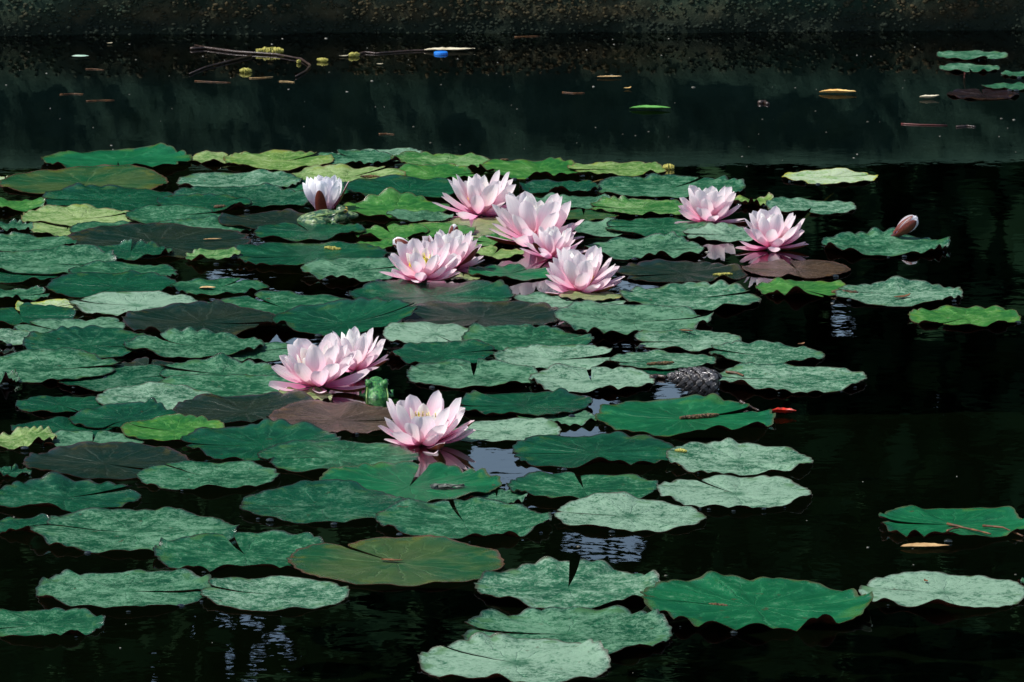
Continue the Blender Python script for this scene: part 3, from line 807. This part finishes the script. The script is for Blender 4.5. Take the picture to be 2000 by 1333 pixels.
S = 'sepal'; SR = 'sepal_rust'
flower(632, 412, 92, 58, 'half open white water lily with dark red sepals, far left', 1, white=True, zfix=.002,
       rings=[('white', 6, 25, .054, .30, .001), ('white', 7, 14, .056, .34, .001), ('white', 6, 7, .056, .22, .002), ('white', 4, 3, .050, .08, .003)],
       sep=('sepal_broad', [(-1.78, 15, 1.5, 1.0), (-0.2, 25, 1.2, 1.3), (2.2, 22)]), sepr=.25)
flower(938, 424, 178, 84, 'wide open water lily standing farthest back at centre', 2, op=5, wide=1.0, sep=(S, [(3.2, 88), (-.1, 86), (1.6, 84), (4.6, 90)]))
flower(1046, 482, 196, 100, 'rear flower of the pair right of centre', 33, op=5, wide=1.05, sep=(S, [(3.5, 74), (.3, 80), (1.8, 80)]), zoff=.002)
flower(1080, 508, 134, 58, 'front flower of the pair right of centre, with dark sepals', 4, sep=(S, [(-2.35, 48), (.1, 74), (1.8, 70)]))
flower(880, 530, 158, 76, 'rear flower of the left pair with upright red brown sepals', 5, sep=(S, [(-.55, 44), (2.6, 30), (1.4, 60)]))
flower(826, 557, 158, 70, 'front flower of the left pair, leaning low over a pad', 6, op=10, wide=1.05, lean=(R(-4), R(10)), zoff=.003, sep=(SR, [(-.35, 72), (3.4, 84), (1.6, 80)]))
flower(1135, 574, 168, 84, 'pink water lily nearest to centre with broad front petal', 7, op=4, wide=1.15, sep=(SR, [(-.75, 70), (-2.5, 80), (.4, 74), (1.9, 74)]))
flower(1386, 437, 136, 70, 'upright cup shaped pink water lily on the bright green pad', 8, op=2, wide=1.2, sep=(S, [(3.4, 86), (-.2, 84), (1.6, 82)]))
flower(1508, 491, 138, 73, 'rightmost open water lily mirrored in dark water', 9, op=5, wide=1.15, lean=(R(3), R(5)), zfix=.003, sep=(SR, [(-.05, 76), (3.4, 86), (1.7, 76)]))
flower(692, 735, 150, 80, 'rear pink flower of the near pair, beside the green frog', 10, zfix=.004, sep=(SR, [(-.5, 62), (1.2, 70), (2.7, 70)]))
flower(622, 767, 206, 89, 'large pale front flower of the near pair', 11, op=6, wide=1.15, lean=(R(-5), R(5)), zfix=.006, sep=(SR, [(-2.5, 84), (-.3, 86), (1.3, 78)]))
flower(828, 872, 196, 92, 'nearest large water lily showing yellow stamens', 12, op=11, wide=1.15, lean=(0, R(8)), zfix=-.001, sep=(SR, [(-1.15, 64), (.05, 58), (3.35, 86), (1.6, 78)]))

def bud(cx, base, wpx, L_px, label, az, tilt, seed, hide=0.0, zoff=0.0):
    m = mpp(base); p = P(cx, base); L = L_px * m; Wd = wpx * m
    z = float(hf_at(p.x, p.y)) + zoff
    root = empty('water_lily_bud', (p.x, p.y, z))
    root.rotation_euler = Euler((0, 0, 0))
    tag(root, label, 'flower bud', 'closed water lily buds')
    r = random.Random(seed)
    axis = Matrix.Rotation(az - math.pi / 2, 4, 'Z') @ Matrix.Rotation(-tilt, 4, 'X')
    def put(kind, k, n, tl, LL, r0, wide):
        o = bpy.data.objects.new('sepal' if 'sepal' in kind else 'petal', PM[kind][k % len(PM[kind])]); COL.objects.link(o); o.parent = root
        a = 2 * math.pi * k / n + .4
        o.matrix_local = axis @ Matrix.Rotation(a, 4, 'Z') @ Matrix.Translation((0, r0, 0)) @ Matrix.Rotation(R(tl), 4, 'X') @ Matrix.Diagonal((LL * wide, LL * 1.2, LL, 1))
    for k in range(5): put('white', k, 5, 3, L, Wd * .18, 1.25)
    for k in range(4): put('sepal', k, 4, 1, L * .93, Wd * .27, 1.35)
    V, Fc = tube([tuple(axis @ Vector((0, 0, -.05))), tuple(axis @ Vector((0, 0, -.002))), tuple(axis @ Vector((0, 0, L * .10)))], [.003, Wd * .2, Wd * .3], 10)
    mesh_obj('stalk', V, Fc, M['stalk_red'], root)
bud(1748, 468, 24, 56, 'pink red bud leaning behind the ruffled pad, right', R(-8), R(50), 3, zoff=.002)
bud(808, 502, 26, 46, 'cream tipped bud lying left of the left flower pair', R(172), R(62), 4, zoff=.01)
bud(882, 478, 20, 34, 'small cream bud peeping behind the left flower pair', R(20), R(12), 5, zoff=.006)

# ------------------------------------------------------------------ frogs
b = NB('frog_green')
v = b.objvec(False); n1 = b.noise(v, 200, 4, 0.6); n2 = b.noise(v, 300, 3, .6)
col = b.mix(b.ramp(n1, .4, .6), (0.010, 0.10, 0.03), (0.06, 0.22, 0.05))
col = b.mix(b.math('MULTIPLY', b.ramp(n2, .54, .60), .85), col, (0.008, 0.035, 0.012))
M['frog'] = b.done(b.principled(col, .42, .35, b.bump(n2, .5, .002)))
b = NB('frog_mottled')
v = b.objvec(False); n1 = b.noise(v, 130, 4, 0.6); n2 = b.noise(v, 200, 3, .6)
col = b.mix(b.ramp(n1, .45, .55), (0.02, 0.07, 0.03), (0.17, 0.24, 0.10))
col = b.mix(b.ramp(n2, .55, .62), col, (0.02, 0.03, 0.015))
M['frog2'] = b.done(b.principled(col, .3, .5, b.bump(n2, .5, .002)))
M['frog_line'] = simple('frog_fold', (0.09, 0.20, 0.05), (0.20, 0.28, 0.08), 200, .4)
M['eye_gold'] = simple('frog_eye', (0.45, 0.33, 0.05), (0.6, 0.45, 0.1), 300, .15)
M['eye_black'] = simple('frog_pupil', (0.004, 0.004, 0.004), (0.006, 0.006, 0.006), 300, .08, .6)
def ellipsoid(c, s, rot=None, seg=14, ring=10):
    vs, fs = [], []
    Rm = rot.to_matrix() if rot else Matrix.Identity(3)
    for j in range(ring + 1):
        t = math.pi * j / ring
        for i in range(seg):
            a = 2 * math.pi * i / seg
            q = Vector((math.sin(t) * math.cos(a) * s[0], math.sin(t) * math.sin(a) * s[1], math.cos(t) * s[2]))
            vs.append(Rm @ q + Vector(c))
    for j in range(ring):
        for i in range(seg):
            fs.append((j * seg + i, (j + 1) * seg + i, (j + 1) * seg + (i + 1) % seg, j * seg + (i + 1) % seg))
    return vs, fs
def fuse(shells, voxel, mat, parent, name):
    V, Fc = [], []
    for vs, fs in shells:
        Fc += [tuple(i + len(V) for i in f) for f in fs]; V += list(vs)
    o = mesh_obj(name, V, Fc, mat, parent)
    md = o.modifiers.new('r', 'REMESH'); md.mode = 'VOXEL'; md.voxel_size = voxel; md.use_smooth_shade = True
    sm = o.modifiers.new('s', 'SMOOTH'); sm.iterations = 4; sm.factor = .5
    dg = bpy.context.evaluated_depsgraph_get()
    me = bpy.data.meshes.new_from_object(o.evaluated_get(dg))
    o.modifiers.clear(); old = o.data; o.data = me; bpy.data.meshes.remove(old)
    if not me.materials: me.materials.append(mat)
    me.polygons.foreach_set('use_smooth', [True] * len(me.polygons))
    return o
def frog(loc, heading, pitch, size, mat, label, lid=None):
    root = empty('frog', loc)
    root.rotation_euler = Euler((0, -pitch, heading), 'XYZ')     # frog faces local +X
    tag(root, label, 'frog', 'frogs among the lily pads')
    s = size
    sh = [ellipsoid((-.15 * s, 0, .20 * s), (.42 * s, .30 * s, .20 * s)),
          ellipsoid((.22 * s, 0, .22 * s), (.30 * s, .27 * s, .16 * s)),
          ellipsoid((.40 * s, 0, .20 * s), (.20 * s, .21 * s, .10 * s)),
          ellipsoid((-.05 * s, 0, .28 * s), (.25 * s, .2 * s, .15 * s))]
    for sg in (-1, 1):
        sh.append(ellipsoid((.28 * s, sg * .185 * s, .37 * s), (.10 * s, .085 * s, .085 * s)))
        th = tube([(-.42 * s, sg * .16 * s, .17 * s), (-.20 * s, sg * .40 * s, .16 * s), (-.02 * s, sg * .46 * s, .13 * s)], [.12 * s, .13 * s, .07 * s], 10)
        shn = tube([(-.02 * s, sg * .46 * s, .13 * s), (-.25 * s, sg * .47 * s, .09 * s), (-.46 * s, sg * .44 * s, .06 * s)], [.07 * s, .08 * s, .045 * s], 10)
        ft = tube([(-.46 * s, sg * .44 * s, .06 * s), (-.28 * s, sg * .56 * s, .04 * s), (-.08 * s, sg * .66 * s, .03 * s)], [.05 * s, .05 * s, .03 * s], 8)
        arm = tube([(.14 * s, sg * .22 * s, .16 * s), (.10 * s, sg * .38 * s, .08 * s), (.26 * s, sg * .36 * s, .03 * s)], [.075 * s, .06 * s, .035 * s], 8)
        sh += [th, shn, ft, arm]
        for k in (-.5, 0, .5):
            sh.append(tube([(.26 * s, sg * .36 * s, .03 * s), (.36 * s, sg * (.36 + .1 * k) * s, .025 * s)], [.028 * s, .02 * s], 6))
    fuse(sh, s * .028, mat, root, 'body')
    for sg in (-1, 1):
        e = mesh_obj('eye', *ellipsoid((.350 * s, sg * .215 * s, .368 * s), (.052 * s, .050 * s, .045 * s)), lid or M['eye_gold'], root)
        mesh_obj('pupil', *ellipsoid((.35 * s, sg * .255 * s, .38 * s), (.035 * s, .022 * s, .028 * s), seg=8, ring=6), M['eye_black'], e)
        V, Fc = tube([(.20 * s, sg * .22 * s, .34 * s), (.0, sg * .245 * s, .335 * s), (-.25 * s, sg * .25 * s, .295 * s), (-.46 * s, sg * .15 * s, .24 * s)], [.012 * s, .018 * s, .018 * s, .010 * s], 8)
        mesh_obj('skin_fold', V, Fc, M['frog_line'], root)
    return root
p = P(735, 776)
frog((p.x, p.y + .016, -.012), R(95), R(44), .066, M['frog'], 'bright green frog sitting beside the near flower pair', M['frog'])
p = P(640, 437)
fr1 = frog((p.x, p.y, -.004), R(2), R(5), .088, M['frog2'], 'speckled green frog lying in front of the half open flower')
fr1.scale = (1.1, .8, .8)

# ------------------------------------------------------------------ pine cone
b = NB('wet_cone')
v = b.objvec(); n1 = b.noise(v, 180, 4, .6)
col = b.mix(b.ramp(n1, .35, .65), (0.022, 0.018, 0.018), (0.12, 0.105, 0.10))
M['cone'] = b.done(b.principled(col, .16, .8, b.bump(n1, .5, .002)))
M['cone_core'] = simple('cone_core', (0.008, 0.006, 0.006), (0.02, 0.014, 0.012), 90, .5)
mm_ = mpp(760); p = P(1357, 768)
cone = empty('pine_cone', (p.x, p.y, .010)); cone.rotation_euler = (0, R(-6), R(163))     # axis along local +X, tip ahead
tag(cone, 'dark wet pine cone floating between two pale pads', 'pine cone')
CL, CR = 98 * mm_, 27 * mm_
prof = lambda t: CR * (math.sin(math.pi * min(1, .16 + .80 * t)) ** .62) * (1 - .45 * t)  * 1.15
core = [(CL * (t - .45), 0, CR * .42) for t in np.linspace(0, 1, 14)]
mesh_obj('core', *tube(core, [max(.002, prof(t) * .82) for t in np.linspace(0, 1, 14)], 14), M['cone_core'], cone)
sv = [(-.55, 0, .0), (0, -.62, .05), (.62, 0, .10), (0, .62, .05), (.15, 0, .24), (-.55, 0, -.3), (0, -.6, -.25), (.6, 0, -.1), (0, .6, -.25), (-.35, -.42, .12), (-.35, .42, .12), (.42, -.4, .14), (.42, .4, .14)]
sf = [(0, 9, 4), (9, 1, 4), (1, 11, 4), (11, 2, 4), (2, 12, 4), (12, 3, 4), (3, 10, 4), (10, 0, 4), (0, 5, 6, 1, 9), (1, 6, 7, 2, 11), (2, 7, 8, 3, 12), (3, 8, 5, 0, 10)]
scale_me = bpy.data.meshes.new('scale'); scale_me.from_pydata(sv, [], sf); scale_me.materials.append(M['cone']); scale_me.update()
NS = 72
for k in range(NS):
    t = (k + .5) / NS
    a = k * 2.39996
    rr = prof(t); sz = (0.0066 if t < .75 else .0052) * (1 - .35 * t) * 1.75 * rng.uniform(.9, 1.1)
    o = bpy.data.objects.new('scale', scale_me); COL.objects.link(o); o.parent = cone
    # local z of the scale = outward, local x = towards the tip
    nvec = Vector((0.28 * (t - .3), math.cos(a), math.sin(a))).normalized()
    xv = (Vector((1, 0, 0)) - nvec * nvec.x).normalized(); yv = nvec.cross(xv)
    mt = Matrix((xv, yv, nvec)).transposed().to_4x4()
    o.matrix_local = Matrix.Translation((CL * (t - .45), math.cos(a) * rr, CR * .42 + math.sin(a) * rr)) @ mt @ Matrix.Rotation(-.22, 4, 'Y') @ Matrix.Diagonal((sz, sz, sz, 1))

# ------------------------------------------------------------------ things lying on the water and on the pads
def zsurf(p, dz): return float(hf_at(p.x, p.y)) + dz
def stick(name, pts_px, rad_px, mat, label, cat, group=None, z=0.002, on=True, branches=(), jit=.18, n=8, flat=0):
    pts = []
    for (x, y) in pts_px:
        p = P(x, y); p.z = (zsurf(p, z) if on else z); pts.append(p)
    dense, rads = [], []
    for i in range(len(pts) - 1):
        for k in range(4):
            f = k / 4; q = pts[i].lerp(pts[i + 1], f); dense.append(q)
    dense.append(pts[-1])
    rm = rad_px * mpp(pts_px[0][1])
    nD = len(dense)
    rads = [rm * (1 - .45 * i / nD) * rng.uniform(.85, 1.15) for i in range(nD)]
    c = dense[0].copy()
    V, Fc = tube([q - c for q in dense], rads, n, jit, rng)
    for br in branches:
        bp = []
        for (x, y) in br:
            p = P(x, y); p.z = z; bp.append(p - c)
        v2, f2 = tube(bp, [rm * .7 * (1 - .5 * i / len(bp)) for i in range(len(bp))], n, jit, rng)
        Fc += [tuple(i + len(V) for i in f) for f in f2]; V += v2
    if flat: V = [(v[0] + rng.uniform(-1, 1) * rm * .5, v[1] + rng.uniform(-1, 1) * rm * .5, v[2] * flat) for v in V]
    o = mesh_obj(name, V, Fc, mat, smooth=not flat); o.location = c
    return tag(o, label, cat, group)
def catkin(px, py, length_px, rad_px, ang, mat, label, group='catkins lying about', name='catkin', dz=None):
    m = mpp(py); L = length_px * m; r0 = rad_px * m
    p = P(px, py); z = zsurf(p, r0 * .7 if dz is None else dz)
    n = max(6, int(length_px / 2.2)); seg = 10
    V, Fc = [], []
    for j in range(n + 1):
        t = j / n
        x = (t - .5) * L; yb = .06 * L * math.sin(3 * t + px)
        base = r0 * (max(0, math.sin(math.pi * min(.98, .05 + .93 * t)))) ** .35
        for i in range(seg):
            a = 2 * math.pi * i / seg + j * .3
            rr = base * rng.uniform(.7, 1.3)
            V.append((x + rng.uniform(-.2, .2) * L / n, yb + math.cos(a) * rr, math.sin(a) * rr))
    for j in range(n):
        for i in range(seg): Fc.append((j * seg + i, j * seg + (i + 1) % seg, (j + 1) * seg + (i + 1) % seg, (j + 1) * seg + i))
    Fc += [tuple(range(seg - 1, -1, -1)), tuple(n * seg + i for i in range(seg))]
    o = mesh_obj(name, V, Fc, mat, smooth=False); o.location = (p.x, p.y, z); o.rotation_euler = (0, 0, R(ang))
    return tag(o, label, 'catkin', group)
def leaf(px, py, len_px, wid_ratio, ang, mat, label, curl=.15, tilt=0.0, group=None, name='fallen_leaf', cat='leaf', dz=.0025, fold=.25, seed=0):
    m = mpp(py); L = len_px * m; p = P(px, py)
    r = random.Random(seed + int(px))
    nu, nv = 6, 14; V = []
    for j in range(nv + 1):
        t = j / nv
        hw = wid_ratio * .5 * L * max(.0, math.sin(math.pi * t ** .85)) ** .8 * r.uniform(.9, 1.08)
        for i in range(nu + 1):
            u = -1 + 2 * i / nu
            V.append(((t - .5) * L, u * hw, curl * L * (2 * t - 1) ** 2 * (1 if t > .5 else .4) + fold * abs(u) * hw + r.uniform(-.004, .004) * L))
    top = len(V)
    V += [(x, y, z - .0006) for x, y, z in V]
    Fc = [(j * (nu + 1) + i, (j + 1) * (nu + 1) + i, (j + 1) * (nu + 1) + i + 1, j * (nu + 1) + i + 1) for j in range(nv) for i in range(nu)]
    Fc += [tuple(top + q for q in reversed(f)) for f in Fc]
    o = mesh_obj(name, V, Fc, mat)
    o.location = (p.x, p.y, zsurf(p, dz)); o.rotation_euler = (R(tilt), 0, R(ang))
    return tag(o, label, cat, group)

stick('branch', [(372, 98), (400, 96), (460, 104), (540, 109), (588, 118), (606, 130), (598, 141), (578, 152)], 2.8, M['bark'],
      'forked wet branch floating near the wall, upper left', 'branch', on=False, z=.003, branches=[[(490, 112), (440, 124), (400, 134), (370, 147)], [(420, 99), (380, 91)]])
catkin(527, 105, 54, 7, 2, M['catkin_y'], 'largest yellow catkin, lying along the floating branch', dz=.006)
catkin(480, 142, 24, 5, 10, M['catkin_y'], 'yellow catkin below the floating branch', dz=.004)
catkin(630, 121, 22, 4.5, -5, M['catkin_y'], 'yellow catkin just right of the branch end', dz=.004)
catkin(692, 111, 24, 5, 40, M['catkin_y'], 'yellow catkin between the branch and the tan leaf', dz=.004)
catkin(584, 124, 12, 4, 60, M['catkin_y'], 'tiny yellow catkin in the bend of the branch', dz=.004)
leaf(672, 112, 20, .3, 5, M['leaf_pale'], 'small cream leaf beside the yellow catkin, upper left', group='fallen leaves')
stick('twig', [(700, 108), (712, 104), (735, 106), (800, 101), (840, 100)], 2.2, M['bark'], 'thin dark twig leading to the tan leaf', 'twig', on=False, z=.002)
leaf(878, 101, 100, .30, 2, M['leaf_pale'], 'long tan leaf floating near the wall with blue cap', curl=.04, group='fallen leaves')
V, Fc = tube([(0, 0, -.002), (0, 0, .004), (0, 0, .0055)], [.0155, .0155, .0135], 28)
cap = mesh_obj('bottle_cap', V, Fc, M['blue'], smooth=False); p = P(861, 106); cap.location = p
tag(cap, 'bright blue plastic cap floating against the tan leaf', 'bottle cap')
leaf(1636, 184, 72, .33, -6, M['leaf_orange'], 'curled orange yellow leaf on the water, upper right', curl=.05, group='fallen leaves', fold=.5)
leaf(1815, 194, 40, .4, 8, M['leaf_pale'], 'small crumpled cream leaf right of the orange leaf', curl=.15, group='fallen leaves', fold=.6)
leaf(1270, 215, 80, .42, -3, M['leaf_green'], 'green fallen leaf floating behind the raft', curl=.03, group='fallen leaves', fold=.3)
leaf(1190, 153, 48, .3, 4, M['leaf_tan'], 'slim tan leaf floating far from the raft, top centre', curl=.04, group='fallen leaves')
leaf(1226, 175, 16, .5, 20, M['leaf_orange'], 'tiny orange leaf above the green fallen leaf', curl=.2, group='fallen leaves')
leaf(157, 112, 34, .8, 0, M['leaf_mint'], 'tiny pale mint leaf floating at upper left', curl=.02, group='fallen leaves', fold=.05)
leaf(215, 87, 12, .6, 0, M['leaf_pale'], 'tiny white leaf scrap nearest the wall, upper left', group='fallen leaves')
leaf(742, 128, 13, .6, 0, M['leaf_pale'], 'tiny white leaf scrap below the thin dark twig', group='fallen leaves')
stick('twig', [(1760, 243), (1800, 245), (1850, 246)], 1.8, M['stalk_red'], 'reddish twig floating at right, below the crumpled leaf', 'twig', on=False, z=.001)
stick('twig', [(1868, 249), (1890, 247), (1905, 249)], 2.6, M['bark'], 'short dark twig right of the reddish twig', 'twig', on=False, z=.001)
stick('twig', [(1484, 203), (1492, 201), (1500, 205)], 5, M['bark'], 'dark wet clump floating left of the orange leaf', 'twig', on=False, z=.002)
for (x, y, l, lb) in [(140, 184, 46, 'thin brown needle floating left of the raft, upper left'), (196, 197, 56, 'longer brown needle floating at upper left, nearest raft'), (185, 136, 36, 'brown needle under the mint leaf'),
                      (415, 161, 70, 'long brown needle below the branch'), (510, 153, 46, 'pale needle right below the branch'), (560, 160, 30, 'light needle at the branch tip'),
                      (1030, 72, 50, 'brown needle near the wall, top centre'), (1120, 183, 44, 'brown needle left of the tiny orange leaf'), (755, 262, 30, 'reddish needle behind the grey back pad')]:
    stick('pine_needle', [(x - l / 2, y + rng.uniform(-2, 2)), (x, y), (x + l / 2, y + rng.uniform(-2, 2))], 0.8, M['leaf_brown' if 'pale' not in lb and 'light' not in lb else 'leaf_tan'], lb, 'needle', 'needles on the water', on=False, z=.001)
leaf(1530, 812, 52, .42, -8, M['leaf_red'], 'bright red curled leaf at the tip of the catkin pad', curl=.10, tilt=0, fold=.8, dz=.004)
stick('twig', [(1445, 795), (1462, 797), (1482, 806)], 3.2, M['bark'], 'short wet twig at the rear of the catkin pad', 'twig', z=.003)
stick('twig', [(1272, 742), (1284, 739), (1300, 741)], 6, M['bark'], 'dark wet stub left of the pine cone', 'twig', on=False, z=.003)
stick('twig', [(1418, 732), (1440, 734), (1452, 739)], 3, M['leaf_brown'], 'brown scrap on the pad right of the pine cone', 'twig', z=.003)
catkin(1366, 819, 84, 5, 28, M['catkin'], 'long brown catkin on the green pad below the cone')
catkin(1400, 1186, 44, 4.5, -20, M['catkin'], 'brown catkin on the largest ruffled pad, bottom')
catkin(1290, 719, 56, 3.5, 25, M['catkin'], 'thin brown catkin on the pale pad above cone')
catkin(650, 491, 38, 4, -30, M['catkin_y'], 'tan catkin on the glossy pad below the frog')
catkin(1412, 540, 40, 3.5, 6, M['catkin_y'], 'tan catkin on the dark olive pad, right')
catkin(1650, 576, 52, 5, -12, M['catkin'], 'brown catkin on the pale pad at right')
catkin(723, 353, 38, 3.2, -4, M['catkin'], 'brown catkin on the yellow pad behind half open flower')
catkin(1330, 893, 24, 4, -20, M['catkin_y'], 'tan catkin on the scalloped pad at raft edge')
catkin(430, 411, 24, 3.5, 15, M['catkin'], 'short catkin on the small curled pad, upper left')
catkin(1306, 331, 22, 6, -20, M['catkin_y'], 'tan dried scrap at the right end of back row')
catkin(985, 322, 16, 2.5, 0, M['catkin'], 'tiny catkin on a bright back pad')
leaf(1762, 585, 40, .4, 30, M['leaf_brown'], 'dark brown leaf scrap on the pale right hand pad', group='leaf scraps on pads')
leaf(1806, 1071, 96, .35, 2, M['leaf_tan'], 'tan leaf under the front rim of the needle pad', curl=.03, group='leaf scraps on pads', dz=.002)
leaf(765, 1101, 46, .30, -14, M['leaf_brown'], 'rust brown scrap at the centre of the olive pad', curl=.05, group='leaf scraps on pads')
leaf(415, 472, 36, .25, 8, M['leaf_tan'], 'yellow leaf scrap on the long dark brown pad', curl=.03, group='leaf scraps on pads')
leaf(405, 567, 32, .6, 4, M['leaf_tan'], 'yellow leaf scrap on the pad below blue reflection', curl=.03, group='leaf scraps on pads')
leaf(1340, 656, 30, .4, -20, M['leaf_brown'], 'brown scrap on the rear rim of a pale oval pad', curl=.05, group='leaf scraps on pads')
leaf(1565, 681, 16, .6, 30, M['leaf_brown'], 'tiny brown scrap on pad upper right of cone', curl=.2, group='leaf scraps on pads')
leaf(1808, 1143, 14, .6, 110, M['leaf_brown'], 'tiny brown scrap on the pale lower right pad', curl=.2, group='leaf scraps on pads')
stick('twig', [(842, 958), (870, 957), (905, 958)], 9, M['bark_grey'], 'strip of grey bark on the large green pad', 'bark', z=.004, jit=.5, flat=.5)
for k, (a, c_, lb) in enumerate([((1850, 1030), (1935, 1052), 'left needle on the green pad at right edge'), ((1920, 1034), (1998, 1052), 'right dark needle spray on the pad at right edge'),
                            ((1850, 1048), (1872, 1040), 'short curved needle on the pad at right edge')]):
    stick('pine_needle', [a, ((a[0] + c_[0]) / 2, (a[1] + c_[1]) / 2 - 2), c_], 2.6, M['leaf_brown'], lb, 'needle', 'needles on the right hand pad', z=.003)
stick('lily_stalk', [(1553, 452), (1574, 422), (1600, 398), (1628, 374)], 2.6, M['stalk'], 'yellowish stalk under water between the pale pads, right', 'stalk', on=False, z=-.004)
stick('lily_stalk', [(1884, 142), (1883, 160), (1888, 186)], 3, M['stalk_red'], 'red stalk under water below the small far right pad', 'stalk', on=False, z=-.003)
stick('lily_stalk', [(1178, 356), (1150, 362), (1140, 365)], 1.8, M['stalk'], 'thin yellow stalk below the pale back pad', 'stalk', on=False, z=.004)

# drifting specks of pollen and seed fluff
V, Fc = [], []
for i in range(170):
    x, y = rng.uniform(-20, 2020), (rng.uniform(75, 330) if i < 110 else rng.uniform(330, 1320))
    p = P(x, y)
    if hf_at(p.x, p.y) > 0: continue
    s = rng.uniform(.0004, .0016) * (1.0 if rng.random() < .9 else 1.8)
    q = iv * np.array([s * rng.uniform(1, 2.2), s, s * .5]) + np.array([p.x, p.y, .0005])
    Fc.append(ifc + len(V) * len(iv)); V.append(q)
tag(mesh_obj('floating_specks', np.concatenate(V), np.concatenate(Fc), M['speck']), 'pale pollen specks drifting on the dark water', 'specks', kind='stuff')
